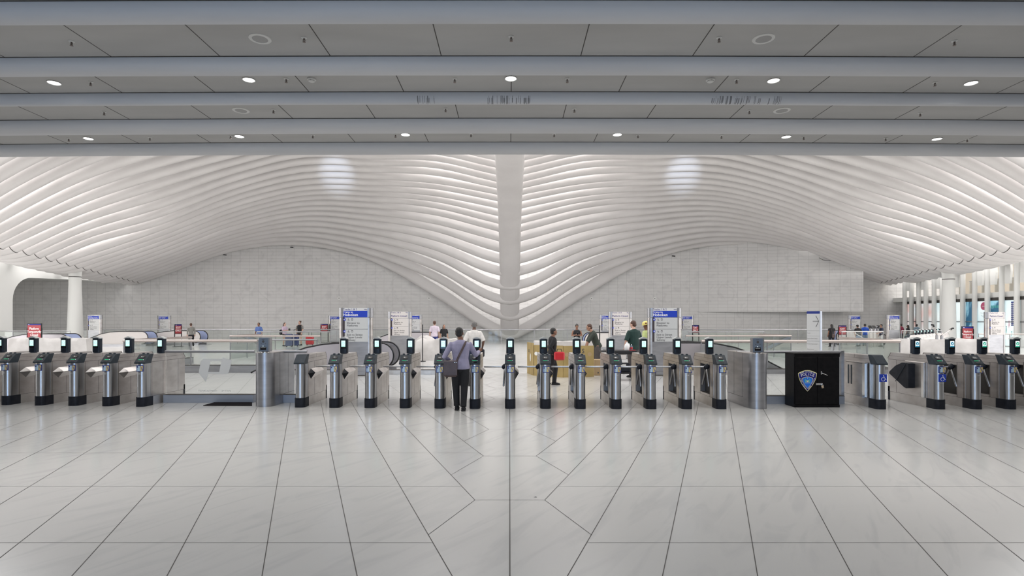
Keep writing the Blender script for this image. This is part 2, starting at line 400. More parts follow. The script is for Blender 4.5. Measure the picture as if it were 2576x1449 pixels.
BEAMS = [(0, 58), (141, 188), (231, 262), (297.5, 335), (357.5, 388)]
def ceiling_beam(yn, yf, stains=()):
    mb = MB(); prof = [(yn, HC+.01)]
    w = yf-yn
    for i in range(1, 8):                  # rounded near face, sharp far edge
        t = i/7*math.pi/2
        prof.append((yf-w*math.cos(t)**1.0*.98, HC-.012-(HC-HB-.012)*math.sin(t)**.8))
    prof += [(yf+.02, HB), (yf+.03, HC+.01)]
    xs = [-24+48*i/NX for i in range(NX+1)]; n = len(prof)
    vs = [(x, y, H+z+sag(x)) for x in xs for y, z in prof]
    mb.add(vs, [(i*n+k, i*n+k+1, (i+1)*n+k+1, (i+1)*n+k) for i in range(NX) for k in range(n-1)], 0, True)
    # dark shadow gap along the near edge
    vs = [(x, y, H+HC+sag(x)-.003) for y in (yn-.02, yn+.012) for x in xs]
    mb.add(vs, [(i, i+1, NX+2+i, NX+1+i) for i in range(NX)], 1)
    for x0, x1, cnt in stains:
        for _ in range(cnt):
            x = random.uniform(x0, x1); a = random.randint(1, 2); b = random.randint(5, 7); hw = random.uniform(.0012, .003)
            for k in range(a, b):
                (ya, za), (yb, zb) = prof[k], prof[k+1]
                mb.add([(x-hw, ya-.002, H+za+sag(x)-.002), (x+hw, ya-.002, H+za+sag(x)-.002), (x+hw, yb-.002, H+zb+sag(x)-.002), (x-hw, yb-.002, H+zb+sag(x)-.002)], [(0, 1, 2, 3)], 2)
    o = mb.build('ceiling_beam', ['beam', 'dark_joint', 'stain'])
    return struct(o)
for i, (a, b) in enumerate(BEAMS):
    yn, yf = F*HC/(HY-a), F*HB/(HY-b)
    st = ()
    if i == 2:
        f_ = lambda p: fx(p, 8.3)
        st = ((f_(1048), f_(1096), 16), (f_(1220), f_(1335), 44), (f_(1790), f_(1965), 60))
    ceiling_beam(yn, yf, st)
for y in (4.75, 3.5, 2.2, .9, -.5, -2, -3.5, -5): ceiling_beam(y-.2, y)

# fittings in the ceiling -----------------------------------------------------
def cpos(px, py, dz=0):
    y = F*HC/(HY-py); x = fx(px, y); return (x, y, H+HC+sag(x)+dz)
DROW = {2: [(136, 204), (626, 199), (1285, 197), (1946, 201), (2443, 205)], 4: [(222, 344), (602, 341), (1020, 338), (1553, 338), (1978, 342), (2357, 345)]}
RN = {1: 'ceiling bay closest to the viewer', 2: 'second ceiling bay', 3: 'third ceiling bay', 4: 'fourth ceiling bay, beside the vault'}
first = None
for r, pts in DROW.items():
    for i, (px, py) in enumerate(pts):
        lab = f'glowing round recessed downlight in the {RN[r]}, {ORD[i]} from the left'
        loc = cpos(px, py)
        if first is None:
            first = thing('downlight', lab, 'ceiling light', loc, 0, 'glowing recessed downlights')
            mb = MB(); mb.lathe([(.082, -.001), (.088, -.008), (.078, -.010), (.074, -.004)], 24); mb.build('rim', 'lamp_rim', first)
            mb = MB(); mb.lathe([(.001, -.0045), (.076, -.0045), (.076, -.002)], 24); mb.build('lens', 'lamp', first)
        else: dup(first, loc, 0, lab)
        area('downlight_lamp', (loc[0], loc[1], loc[2]-.03), (0, 0, 0), .14, .14, 26, (1, .98, .95), 'DISK', 150)
first = None
for r, pts in {1: [(654, 96), (1921, 96)], 3: [(606, 276), (1967, 276)]}.items():
    for i, (px, py) in enumerate(pts):
        lab = f'round white ceiling speaker, {"left" if i == 0 else "right"} one in the {RN[r]}'
        loc = cpos(px, py)
        if first is None:
            first = thing('ceiling_speaker', lab, 'speaker', loc, 0, 'round ceiling speakers')
            mb = MB(); mb.lathe([(.088, -.004), (.090, -.010), (.125, -.008), (.130, -.001)], 28); mb.build('ring', 'spk_rim', first)
            mb = MB(); mb.lathe([(.001, -.006), (.089, -.006), (.089, -.002)], 28); mb.build('grille', 'grille', first)
        else: dup(first, loc, 0, lab)
first = None
for i, (px, py) in enumerate([(784, 197), (1787, 198)]):
    lab = f'white domed smoke detector in the second ceiling bay, {"left" if i == 0 else "right"} one'
    loc = cpos(px, py)
    if first is None:
        first = thing('smoke_detector', lab, 'smoke detector', loc, 0, 'smoke detectors')
        mb = MB(); mb.lathe([(.06, 0), (.06, -.02), (.052, -.026), (.045, -.028), (.044, -.04), (.03, -.048), (.001, -.05)], 24); mb.build('housing', 'spk_rim', first)
        mb = MB()
        for k in range(8): mb.box(.0415, .0455, -.006, .006, -.038, -.03, 0, RZ(45*k))
        mb.build('vent_slots', 'grille', first)
    else: dup(first, loc, 0, lab)
first = None
SPR = {1: [(180, 101), (765, 94), (1286, 92), (1809, 94), (2401, 100)], 2: [(228, 203), (720, 197), (1144, 198), (1427, 198), (1853, 199), (2352, 204)],
       3: [(262, 278), (688, 275), (1121, 273), (1445, 274), (1885, 277), (2315, 281)],
       4: [(173, 344), (377, 343), (580, 340), (787, 339), (995, 338), (1185, 337), (1394, 337), (1605, 339), (1815, 340), (2022, 342), (2228, 344), (2433, 345)]}
for r, pts in SPR.items():
    for i, (px, py) in enumerate(pts):
        lab = f'small metal sprinkler head in the {RN[r]}, {ORD[i]} from the left'
        loc = cpos(px, py)
        if first is None:
            first = thing('sprinkler_head', lab, 'sprinkler', loc, 0, 'ceiling sprinkler heads')
            mb = MB(); mb.lathe([(.032, 0), (.034, -.004), (.018, -.010), (.012, -.012)], 16); mb.build('escutcheon', 'spk_rim', first)
            mb = MB(); mb.lathe([(.010, -.01), (.010, -.022), (.005, -.026), (.005, -.05), (.019, -.052), (.019, -.055), (.001, -.057)], 14)
            mb.tube([(-.010, 0, -.02), (-.014, 0, -.038), (-.004, 0, -.052)], .0028, 6); mb.tube([(.010, 0, -.02), (.014, 0, -.038), (.004, 0, -.052)], .0028, 6)
            mb.build('nozzle', 'sprinkler', first)
        else: dup(first, loc, 0, lab)

# ---------------------------------------------------------------- setting: vaulted ribs
YW = 49.0
E_ = [351, 338.2, 326.7, 313.9, 299.8, 284.9, 269.8, 254.2, 237.5, 217.8, 198.6, 176.8, 154.5, 129.4, 101.7, 73.5, 41.8, 6.4]
EY = [712.5, 710, 707, 704, 700.5, 697, 694, 690, 684.5, 680, 675.5, 670, 664, 658, 650, 643, 635.5, 627]
C200 = {11: 660.4, 12: 642.8, 13: 625, 14: 606.4, 15: 586.5, 16: 564, 17: 540.7, 18: 515, 19: 488, 20: 457.4, 21: 423.4, 22: 393, 23: 360, 24: 326}
C0 = {18: 608, 19: 585, 20: 559.4, 21: 527, 22: 492.7, 23: 457, 24: 414.6}
C400 = [696.8, 690, 682.7, 674.5, 666, 658, 650, 640, 630, 619.3, 607.6, 596, 582, 566.5, 547, 525, 501, 474, 448, 421, 392, 361, 328]
C600 = [630, 620.5, 612, 604, 596, 586.5, 577, 564, 553.6, 542.4, 529.7, 518.4, 503, 487.5, 471.5, 453, 433, 413, 393, 371, 348]
C760 = [618, 607, 595.4, 582.5, 569, 555.5, 543.5, 530.9, 518.4, 505, 492.6, 480, 465.6, 450, 433.5, 415, 396, 377, 357]
C930 = [655.7, 641.6, 625.2, 606.4, 588.8, 573.1, 554.8, 539.5, 523.6, 507.9, 493.8, 480.4, 466.3, 450.4, 434, 417.5, 400.6, 384, 367]
C1100 = [749.6, 710, 683, 654, 632, 607.5, 584.3, 565.5, 543, 525, 509, 494.5, 477, 462.6, 442.3, 423.5, 406, 389, 372]
C1240 = [840, 795, 758, 723, 689, 658.6, 630, 603, 579, 559.4, 540.6, 521.7, 503.8, 487.6, 471.5, 455, 437.4, 420, 402]
CC = [858, 808, 767.5, 730.5, 697.5, 668, 640, 613.5, 589, 569, 549.5, 530.5, 512, 496, 480, 463.5, 446, 428.5, 410]
def ext(tab, i):
    if isinstance(tab, dict): return tab.get(i)
    if i < len(tab): return tab[i]
    d = tab[-1]-tab[-2]; return tab[-1]+d*(i-len(tab)+1)
def rib_points(i):
    y = YW-.55-1.0*i; P = []
    for px, tab in ((1282.5, CC), (1240, C1240), (1100, C1100), (930, C930), (760, C760), (600, C600), (400, C400), (200, C200), (0, C0)):
        v = ext(tab, i)
        if v is None: continue
        p = at(px, v, y)
        P.append((-p.x, p.z))
    if i < len(E_):
        p = at(E_[i], EY[i], y); e = (-p.x, p.z)
    else:
        e = (-fx(6.4, 31.45)-.42*(i-17), at(0, 627, 31.45).z+.07*(i-17))
    P = [q for q in P if q[0] < e[0]-1.2]+[e]
    return y, P, e
def spline(P, step=.7):
    xs, zs = [p[0] for p in P], [p[1] for p in P]; n = len(P)
    m = [0]*n
    for k in range(1, n-1):
        m[k] = ((zs[k]-zs[k-1])/(xs[k]-xs[k-1])*(xs[k+1]-xs[k])+(zs[k+1]-zs[k])/(xs[k+1]-xs[k])*(xs[k]-xs[k-1]))/(xs[k+1]-xs[k-1])
    m[-1] = (zs[-1]-zs[-2])/(xs[-1]-xs[-2]); out = []
    for k in range(n-1):
        h = xs[k+1]-xs[k]; c = max(2, int(h/step))
        for j in range(c):
            t = j/c
            out.append((xs[k]+h*t, (2*t**3-3*t*t+1)*zs[k]+(t**3-2*t*t+t)*h*m[k]+(-2*t**3+3*t*t)*zs[k+1]+(t**3-t*t)*h*m[k+1]))
    return out+[(xs[-1], zs[-1])]
RW, RD, RU = .31, .34, .36                # rib half width, depth of its rounded underside, height of its web
PROF = [(-RW*.98, RU), (-RW, .02)]+[(-RW*math.cos(t), -RD*math.sin(t)) for t in [math.pi*k/10 for k in range(1, 10)]]+[(RW, .02), (RW*.98, RU)]
NRIB = 25
SPINE = []
for i in range(NRIB):
    y, P, e = rib_points(i)
    L = spline(P)
    tail = [(e[0]+.9, e[1]-.20), (e[0]+1.8, e[1]-.26), (e[0]+2.8, e[1]-.16), (e[0]+3.8, e[1]+.12), (e[0]+4.6, e[1]+.5)]
    tail = [q for q in tail if q[0] < 33.0]
    full = L+tail
    path = [(-x, z) for x, z in full[::-1]]+full[1:]
    SPINE.append((y, L[0][1]))
    mb = MB(); n = len(PROF); vs = []
    PR = [(u, w+.24 if w > .3 and i == 0 else w) for u, w in PROF]
    for k, (x, z) in enumerate(path):
        a, b = path[max(k-1, 0)], path[min(k+1, len(path)-1)]
        tx, tz = b[0]-a[0], b[1]-a[1]; l = math.hypot(tx, tz); nx, nz = -tz/l, tx/l     # normal in the rib's plane
        for u, w in PR: vs.append((x+nx*(w+RD), y+u, z+nz*(w+RD)))
    fs = [(k*n+j, k*n+(j+1) % n, (k+1)*n+(j+1) % n, (k+1)*n+j) for k in range(len(path)-1) for j in range(n)]
    mb.add(vs, fs, 0, True)
    rib = struct(mb.build('vault_beam', 'rib'))
    # thin dark joint round the underside where the hall rib meets the outer cantilever
    if i < 20:
        jb = MB(); jt = e; sl = (L[-1][1]-L[-3][1])/(L[-1][0]-L[-3][0]); l = math.hypot(1, sl); tx, tz = 1/l, sl/l; nx, nz = -tz, tx
        for s in (1, -1):
            ring = []
            for d in (-.022, .022):
                for u, w in PROF[1:8]:
                    ring.append((s*(jt[0]+tx*d+nx*(w*1.015+RD-.004)), y+u*1.02, jt[1]+tz*d+nz*(w*1.015+RD-.004)))
            jb.add(ring, [(k, k+1, 8+k, 7+k) for k in range(6)], 0)
        jb.build('beam_joint', 'dark_joint', rib)
# central trunk that carries the ribs
tr = MB(); n = 16; vs = []
pts = [(YW-.1, -.02), (YW-.1, .4)]
for k, (y, z) in enumerate(SPINE):
    a, b = SPINE[max(k-1, 0)], SPINE[min(k+1, len(SPINE)-1)]
    l = math.hypot(b[0]-a[0], b[1]-a[1]); ny, nz = (b[1]-a[1])/l, -(b[0]-a[0])/l   # away from the hall
    ins = .42 if k < 4 else .42-.05*min(k-3, 4)
    pts.append((y+ny*ins, z+nz*ins))
for k, (y, z) in enumerate(pts):
    a, b = pts[max(k-1, 0)], pts[min(k+1, len(pts)-1)]
    l = math.hypot(b[0]-a[0], b[1]-a[1]); ny, nz = (b[1]-a[1])/l, -(b[0]-a[0])/l
    if k < 2: ny, nz = 1, 0
    for q in range(n):
        t = 2*math.pi*q/n; c, s_ = math.cos(t), math.sin(t); w = .45*math.copysign(abs(s_)**.7, s_)
        vs.append((.80*math.copysign(abs(c)**.7, c), y+ny*w, z+nz*w))
tr.add(vs, [(i*n+k, i*n+(k+1) % n, (i+1)*n+(k+1) % n, (i+1)*n+k) for i in range(len(pts)-1) for k in range(n)], 0, True)
struct(tr.build('vault_column', 'rib'))
dk = MB(); dk.box(-26, 26, 10.9, 19, 13.2, 13.5); struct(dk.build('shade_slab', 'ceiling'))  # unseen deck, added to cut the light coming through the front slot
# unseen decks added to dim the middle of each wing; daylight falls in along the spine, the outer edges and the front slot
for sgn in (1, -1):
    dk = MB(); x0, x1 = sorted((sgn*8, sgn*21)); dk.box(x0, x1, 23, YW, 12.6, 12.9); struct(dk.build('shade_roof', 'ceiling'))
dk = MB(); dk.box(-8, 8, 44.5, YW, 12.6, 12.9); struct(dk.build('shade_roof', 'ceiling'))  # added cover that dims the wall behind the ribs
# ---------------------------------------------------------------- setting: walls
wb = MB(); wb.box(-46, 46, YW, YW+.6, 0, 15); struct(wb.build('wall_back', 'wall'))
wp = MB()                                   # marble bulkhead that leans out to the right, over a recess
za, yb_ = at(1755, 785, 48.9).z, 46.3
x0, x1 = fx(1755, 48.9), fx(2172, yb_)
wp.prism([(x0, 48.99), (x1, yb_), (x1, 48.99)], za, 9.0, 'z'); struct(wp.build('wall_bulkhead', 'wall'))
ww = MB(); ww.box(-46, 46, -14.9, -14.5, 0, 6); struct(ww.build('wall_rear', 'beige'))
for sgn, nm in ((-1, 'left'), (1, 'right')):
    mb = MB(); x0, x1 = sorted((sgn*24, sgn*24.4)); mb.box(x0, x1, -14.5, 9.5, 0, 5.2); struct(mb.build('wall_shading_'+nm, 'ceiling'))  # unseen side walls, added so the steel reflects darker sides
# left portal: edge beam with rounded haunch and its pier
lw = MB(); xs_, yp = -33.2, 36.6
prof = [(YW, 4.98), (44, 4.9), (39.6, 4.72)]
for k in range(9):
    t = math.pi/2*k/8; prof.append((39.2-1.5*math.sin(t), 3.1+1.6*math.cos(t)))
prof += [(37.7, 0), (35.9, 0), (35.9, 9.0), (YW, 9.0)]
lw.prism(prof, xs_-1.1, xs_, 'x'); struct(lw.build('wall_left', 'facade'))
l2 = MB(); l2.box(-44, -43.6, 30, YW, 0, 9); struct(l2.build('wall_far_left', 'facade'))
l3 = MB(); l3.prism([(34, 5.3), (YW, 5.15), (YW, 5.6), (34, 6.4)], -43.6, -33.45, 'x'); struct(l3.build('gallery_slab', 'facade'))
# two round columns at the outer edge of the vault
for nm, px, w, yc, ptop in (('left', 189, 34, 39.8, 678), ('right', 2386, 31, 39.8, 684)):
    mb = MB(); x = fx(px, yc); ztop = at(px, ptop, yc).z; r0, r1 = w/2*yc/F*1.05, 27/2*yc/F
    mb.lathe([(r0, 0), (r0, .3), (r1+.05, ztop*.45), (r1, ztop*.8), (r1, ztop-.55)], 28, 0, TR(x, yc, 0))
    mb.lathe([(r1*.985, ztop-.55), (r1*.985, ztop-.50)], 28, 1, TR(x, yc, 0))
    mb.lathe([(r1, ztop-.50), (r1+.02, ztop-.1), (r1+.18, ztop+.35)], 28, 0, TR(x, yc, 0))
    struct(mb.build('round_column', ['facade', 'dark_joint']))
# right facade ---------------------------------------------------------------
XR = 33.0
PIERS = [2276, 2293, 2311, 2329.5, 2350, 2370, 2396, 2422, 2452, 2484, 2520, 2558, 2602]
PY = [XR*F/(px-CXP) for px in PIERS]
wr = MB(); wr.box(XR+6, XR+6.3, 30, YW, 0, 9); struct(wr.build('wall_right', 'beige'))
sl = MB(); sl.box(XR+.25, XR+1.2, 30, YW, 3.32, 3.68); struct(sl.build('gallery_slab', 'facade'))
sl = MB(); sl.box(XR+1.2, XR+6, 30, YW, 3.4, 3.6); struct(sl.build('gallery_floor_slab', 'facade'))
for i, y in enumerate(PY):
    mb = MB(); z = 7.6
    mb.tube([(XR, y, 0), (XR, y, 4.6), (XR+.02, y, z)], [(.135, .17), (.135, .17), (.15, .24)], 14, 0, (0, 1, 0))
    if i < len(PY)-1 and i % 2 == 0 or i > 7:  # spandrel wing curving off the pier on the gallery level
        mb.prism([(y-.16, 4.2), (y-.55, 4.2), (y-.62, 5.0), (y-.55, 6.0), (y-.2, 7.4), (y, 7.6)], XR+.05, XR+.2, 'x')
    struct(mb.build('facade_column', 'facade'))
SHOP = ['poster_pink', 'glass_clear', 'poster_pink', 'poster_pink', 'poster_pale', 'poster_blue', 'poster_pale', 'poster_blue', 'poster_pale', 'poster_blue', 'poster_pale', 'sign_white']
for i in range(len(PY)-1):
    y1, y0 = PY[i]-.2, PY[i+1]+.2
    w = MB()
    w.box(XR+.22, XR+.26, y0-.2, y1+.2, .05, 3.1, 0)
    w.box(XR+.2, XR+.28, y0-.2, y1+.2, 3.1, 3.32, 1); w.box(XR+.19, XR+.22, y0-.2, y1+.2, 1.62, 1.68, 2)
    wo = struct(w.build(f'window_{i+1}', [SHOP[i], 'seam', 'steel_grey']))
    g = MB(); g.box(XR+.3, XR+.32, y0, y1, 3.7, 4.55, 0); g.build('gallery_glass', ['glass_clear'], wo)
    h = MB(); h.box(XR+.28, XR+.34, y0, y1, 4.55, 4.6, 0); h.build('gallery_rail', ['steel_grey'], wo)
    if i == 8:
        p = MB(); mt = TR(XR+.21, (y0+y1)/2, 0) @ RZ(-90)
        p.disc(0, 2.75, 0, .28, 0, mt=mt); p.text('tweet', .14, 0, 2.70, -.004, 1, 'CENTER', mt)
        p.text('The Digital', .13, 0, 2.22, -.004, 2, 'CENTER', mt); p.text('Pop Plex', .13, 0, 2.02, -.004, 2, 'CENTER', mt)
        p.build('shop_lettering', ['pink_dot', 'white_mark', 'sign_grey'], wo)
    if i in (9, 10):                       # printed hoarding: squares, a dotted tower and small standing shapes
        p = MB(); mt = TR(XR+.21, (y0+y1)/2, 0) @ RZ(-90)
        if i == 10:
            p.plate([(-.1, 1.4), (.34, 1.4), (.34, 3.0), (-.1, 3.0)], 0, .003, 0, mt)
            for a in range(4):
                for b in range(12): p.plate([(-.07+.1*a, 1.46+.125*b), (-.01+.1*a, 1.46+.125*b), (-.01+.1*a, 1.53+.125*b), (-.07+.1*a, 1.53+.125*b)], -.004, .002, 1, mt)
        for a in range(4):
            for b in range(2): p.plate([(-.5+.16*a, 2.6-.5*b), (-.40+.16*a, 2.6-.5*b), (-.40+.16*a, 2.78-.5*b), (-.5+.16*a, 2.78-.5*b)], 0, .003, 2, mt) if i == 9 else None
        for a in range(5):
            x_, z_, m_ = -.45+.2*a, .5+.35*((a*7+i) % 3), 2+(a % 2)
            p.plate([(x_-.03, z_), (x_, z_+.25), (x_+.03, z_), (x_+.015, z_+.45), (x_-.015, z_+.45)], 0, .003, m_, mt); p.disc(x_, z_+.50, 0, .035, m_, 10, .003, mt)
        p.build('hoarding_print', ['card_blue', 'white_mark', 'teal', 'pink_dot'], wo)
db = MB(); db.box(XR+3, XR+3.1, 38.2, 39.4, 3.6, 6.2); struct(db.build('door_1', 'brown'))
# ---------------------------------------------------------------- fare gates
def rrect(hw, y0, y1, r, n=5):            # plan outline rounded at the front (y0)
    P = [(hw, y1), (-hw, y1)]
    P += [(-hw+r-r*math.cos(t), y0+r-r*math.sin(t)) for t in [math.pi/2*k/n for k in range(n+1)]]
    P += [(hw-r+r*math.sin(t), y0+r-r*math.cos(t)) for t in [math.pi/2*k/n for k in range(n+1)]]
    return P
LEN = 1.43
def gate(name, label, loc, tripod=True, wedge=True, reader=True, display=True, number=None, access=False, scrn=0, kite='black_rubber', paddle=False, group=None, card=True, far=False):
    t = thing(name, label, 'turnstile', loc, 0, group)
    mb = MB(); mb.prism(rrect(.105, 0, .27, .07), 0, .19, 'z'); mb.build('front_kick_base', 'black_rubber', t)
    mb = MB(); mb.prism(rrect(.096, .004, .25, .092, 9), .19, .875, 'z', sm=True); mb.build('front_column', 'steel_col', t)
    mb = MB(); mb.box(-.095, .095, .26, LEN-.05, 0, .185); mb.box(-.097, .097, .255, LEN-.06, .185, .192, 1); mb.build('plinth', ['plinth', 'seam'], t)
    mb = MB(); mb.box(-.1, .1, LEN-.06, LEN, 0, .30); mb.build('rear_kick_base', 'black_rubber', t)
    mb = MB(); x = .100
    if tripod:                             # the tripod side has an open dark recess
        mb.box(-x+.10, x, .2, LEN-.01, .19, .90); mb.box(-x, -x+.11, .2, .42, .19, .90); mb.box(-x, -x+.11, .98, LEN-.01, .19, .90)
        mb.box(-x, -x+.11, .41, .99, .19, .235); mb.box(-x, -x+.11, .41, .99, .84, .90)
        mb.box(-x+.096, -x+.0985, .42, .98, .235, .84, 1)
        mb.box(-x+.01, -x+.098, .42, .98, .235, .238, 1)
    else: mb.box(-x, x, .2, LEN-.01, .19, .90)
    for s in (1, -1):
        for y in ((.24, .62, 1.16) if s > 0 or not tripod else (.24, .41, 1.0)): mb.box(s*x-.001, s*x+.001, y-.003, y+.003, .19, .895, 1)
        mb.box(s*x-.001, s*x+.001, .2, LEN-.01, .893, .899, 1)
    mb.build('housing', ['steel', 'seam'], t)
    top = [(.22, .90), (.22, 1.045), (LEN-.10, 1.045), (LEN, .915), (LEN, .90)]
    mb = MB(); mb.prism(top, -.101, .101, 'x')
    for s in (1, -1):
        mb.box(s*.101-.001, s*.101+.001, .22, LEN-.045, .972, .976, 1); mb.box(s*.101-.001, s*.101+.001, .74, .746, .975, 1.045, 1)
    mb.box(-.101, .101, .74, .746, 1.044, 1.0465, 1)
    mb.prism([(LEN-.105, 1.046), (LEN-.09, 1.046), (LEN+.004, .925), (LEN+.004, .905)], -.102, .102, 'x', 1)
    mb.build('top_cover', ['steel', 'seam'], t)
    # slanted console at the front
    mb = MB(); prof = [(0, .872), (-.004, .90), (.155, 1.055), (.29, 1.062), (.27, 1.03), (.205, .872)]
    mb.prism(prof, -.105, .105, 'x', 0)
    for s in (1, -1): mb.box(s*.1065-.001, s*.1065+.001, .0, .01, .88, .89)
    if display:
        for dx in (-.045, .045): mb.lathe([(.024, 0), (.024, .018), (.016, .026), (.001, .027)], 14, 0, TR(dx, .20, 1.055))
        mb.bbox(-.045, .045, -.012, .02, .880, .905, .004)
    con = mb.build('console', 'console', t)
    if display:
        sl = Matrix.Translation((0, -.004, .90)) @ RX(-45.8)   # local frame on the slanted face: x across, z up the slope
        mb = MB(); mb.disc(0, .148, -.001, .056, 0, 22, .006, sl, .044); mb.disc(0, .148, -.006, .050, 1, 22, .003, sl, .038)
        mb.plate([(-.030, .148), (-.012, .134), (-.012, .144), (.0, .144), (.0, .152), (-.012, .152), (-.012, .162)], -.0095, .002, 2, sl)
        mb.plate([(.012, .138), (.018, .138), (.018, .158), (.012, .158)], -.0095, .002, 2, sl); mb.build('dial', ['seam', 'glossy_black', 'white_mark'], con)
        mb = MB(); mb.plate([(-.052, .066), (.035, .066), (.035, .076), (-.052, .076)], -.001, .003, 0, sl); mb.disc(.048, .071, -.001, .006, 1, 10, .003, sl)
        mb.build('status_light', ['led_green', 'screen_white'], con)
        mb = MB(); mb.plate([(-.045, .018), (.040, .018), (.040, .040), (-.045, .040)], -.001, .003, 0, sl); mb.build('card_slot', 'glossy_black', con)
    if card:
        mb = MB(); z0, z1 = .715, .842; y = -.004
        mb.bbox(-.062, .080, y-.004, y+.012, z0, z1, .003, 0)
        mb.plate([(-.048, z0+.012), (.012, z0+.012), (.012, z1-.012), (-.048, z1-.012)], y-.005, .002, 1)
        mb.plate([(.018, z0+.012), (.072, z0+.012), (.072, z1-.012), (.018, z1-.012)], y-.005, .002, 2)
        mb.plate([(.020, z1-.018), (.036, z1-.018), (.072, z0+.035), (.072, z0+.014), (.058, z0+.014)], y-.0072, .001, 0)
        q = TR(0, 0, 0) @ Matrix.Translation((-.030, y-.0085, z0+.02)) @ RY(-90)
        mb.text('SmartLink', .020, 0, -.004, 0, 0, 'LEFT', q, .004)
        mb.plate([(-.044, z1-.045), (-.022, z1-.045), (-.022, z1-.018), (-.044, z1-.018)], y-.0075, .001, 3)
        q = Matrix.Translation((.030, y-.0095, z1-.022)) @ RY(68)
        mb.text('MetroCard', .020, 0, -.004, 0, 4, 'LEFT', q, .004)
        mb.build('fare_card_panel', ['card_blue', 'pale_card', 'gold_card', 'text_navy', 'white_mark'], t)
    if access:
        mb = MB(); mb.bbox(-.058, .082, -.012, .01, .54, .69, .003, 0)
        mb.disc(.012, .668, -.013, .0085, 1); A = [(.012, .655), (.016, .618), (.040, .618), (.056, .585), (.064, .588)]
        for a, b in zip(A, A[1:]): mb.tube([(a[0], -.0145, a[1]), (b[0], -.0145, b[1])], .0048, 6, 1)
        mb.tube([(.014, -.0145, .640), (.034, -.0145, .640)], .004, 6, 1)
        mb.tube([(.004+.034*math.cos(a), -.0145, .594+.034*math.sin(a)) for a in [math.radians(100+26*k) for k in range(11)]], .0042, 6, 1)
        mb.build('wheelchair_sign', ['blue', 'white_mark'], t)
    if number:
        z = .655 if not access else .505
        mb = MB(); mb.text(number, .038, -.030, z, -.002, 0); mb.build('gate_number', 'white_mark', t)
    if reader:
        mb = MB(); y = .67
        mb.lathe([(.062, 0), (.062, .012), (.050, .018), (.001, .018)], 18, 0, TR(0, y+.05, 1.045))
        P = [(.084*math.copysign(abs(math.cos(a))**.55, math.cos(a)), y+.055+.060*math.copysign(abs(math.sin(a))**.55, math.sin(a))) for a in [2*math.pi*k/24 for k in range(24)]]
        mb.prism(P, 1.055, 1.365, 'z', 0, sm=True)
        r = mb.build('tap_reader', 'reader', t)
        mb = MB(); pr = [(-.086, 1.355)]+[(-.086*math.cos(a), 1.362+.030*math.sin(a)) for a in [math.pi*k/10 for k in range(11)]]+[(.086, 1.355)]
        mb.prism([(x_*.55, z_+.012) if .05 > abs(x_) else (x_, z_) for x_, z_ in pr], y+.0, y+.11, 'y', 0); mb.build('reader_cap', 'reader_cap', r)
        mb = MB(); zc = 1.262; mb.plate([(-.056, 1.155), (.056, 1.155), (.056, 1.335), (-.056, 1.335)], y-.004, .003, 1)
        mb.plate([(-.042, zc-.068), (.042, zc-.068), (.042, zc+.06), (-.042, zc+.06)], y-.0075, .002, 0); mb.build('reader_screen', ['screen' if scrn == 0 else 'screen_white', 'glossy_black'], r)
        mb = MB(); cm = {0: 'screen_pale', 1: 'screen_blue', 2: 'screen_green'}[scrn]
        mb.disc(.0, zc+.004, y-.0098, .032, 0, 20, .001)
        mb.plate([(-.006, zc-.018), (.006, zc-.018), (.006, zc), (.014, zc), (0, zc+.022), (-.014, zc), (-.006, zc)], y-.011, .001, 1, Matrix.Translation((0, 0, zc)) @ RY(35) @ Matrix.Translation((0, 0, -zc)))
        mb.plate([(-.042, zc-.068), (.042, zc-.068), (.042, zc-.045), (-.042, zc-.045)], y-.0098, .001, 0); mb.build('reader_symbol', [cm, 'screen_white'], r)
    if tripod:
        hub = Vector((-.115, .56, .79))
        mb = MB(); mb.lathe([(.001, -.06), (.052, -.05), (.056, .0), (.046, .045), (.022, .062), (.001, .064)], 18, 0, Matrix.Translation(hub) @ RY(-125)); h = mb.build('tripod_hub', 'black_rubber', t)
        for d in ((-1, 0, 0), (-.05, .42, -.89), (-.05, -.42, -.89)):
            d = Vector(d).normalized(); mb = MB(); a, b = hub+d*.03, hub+d*.43
            mb.tube([a, b-d*.008, b], [.019, .019, .014], 12, 0); mb.build('tripod_arm', 'steel_col', h)
    if wedge:
        mb = MB(); x0 = .1; x1 = .178
        v = [(x0, .10+.14, .665), (x0, .40, .752), (x1, .44, .665), (x0, .40, .535), (x0, 1.02, .752), (x1, .98, .68), (x0, 1.02, .60)]
        mb.add(v, [(0, 1, 2), (0, 2, 3)], 1); mb.add(v, [(1, 4, 5, 2), (2, 5, 6, 3), (4, 6, 5)], 0)
        mb.build('side_guard', ['steel' if kite != 'black_rubber' else 'steel', kite], t)
    if paddle:                             # wide accessible lane: folded fan of black paddles on the lane side
        mb = MB(); R_ = .46; P = [(.60, .85), (.60, .36)]
        P += [(.60+R_*math.cos(math.radians(a)), .85-.02+R_*math.sin(math.radians(a))-.0) for a in (-72, -60, -48, -36, -24)]
        fan = [(.64, .87), (.64, .34), (.72, .345), (1.20, .60), (1.19, .64), (1.0, .78), (.80, .86)]
        mb.prism(fan, -.23, -.17, 'x', 0); mb.prism([(.64, .87), (.64, .34), (.56, .36), (.56, .86)], -.26, -.10, 'x', 0)
        mb.tube([(-.24, .66, .86), (-.24, .98, .45)], .006, 6, 1); mb.build('lane_paddle', ['black_rubber', 'console'], t)
        mb = MB(); mb.bbox(-.125, -.10, .30, .86, .19, .90, .006); mb.box(-.135, -.124, .30, .37, .19, .89, 1); mb.build('drive_panel', ['steel', 'chrome'], t)
    return t

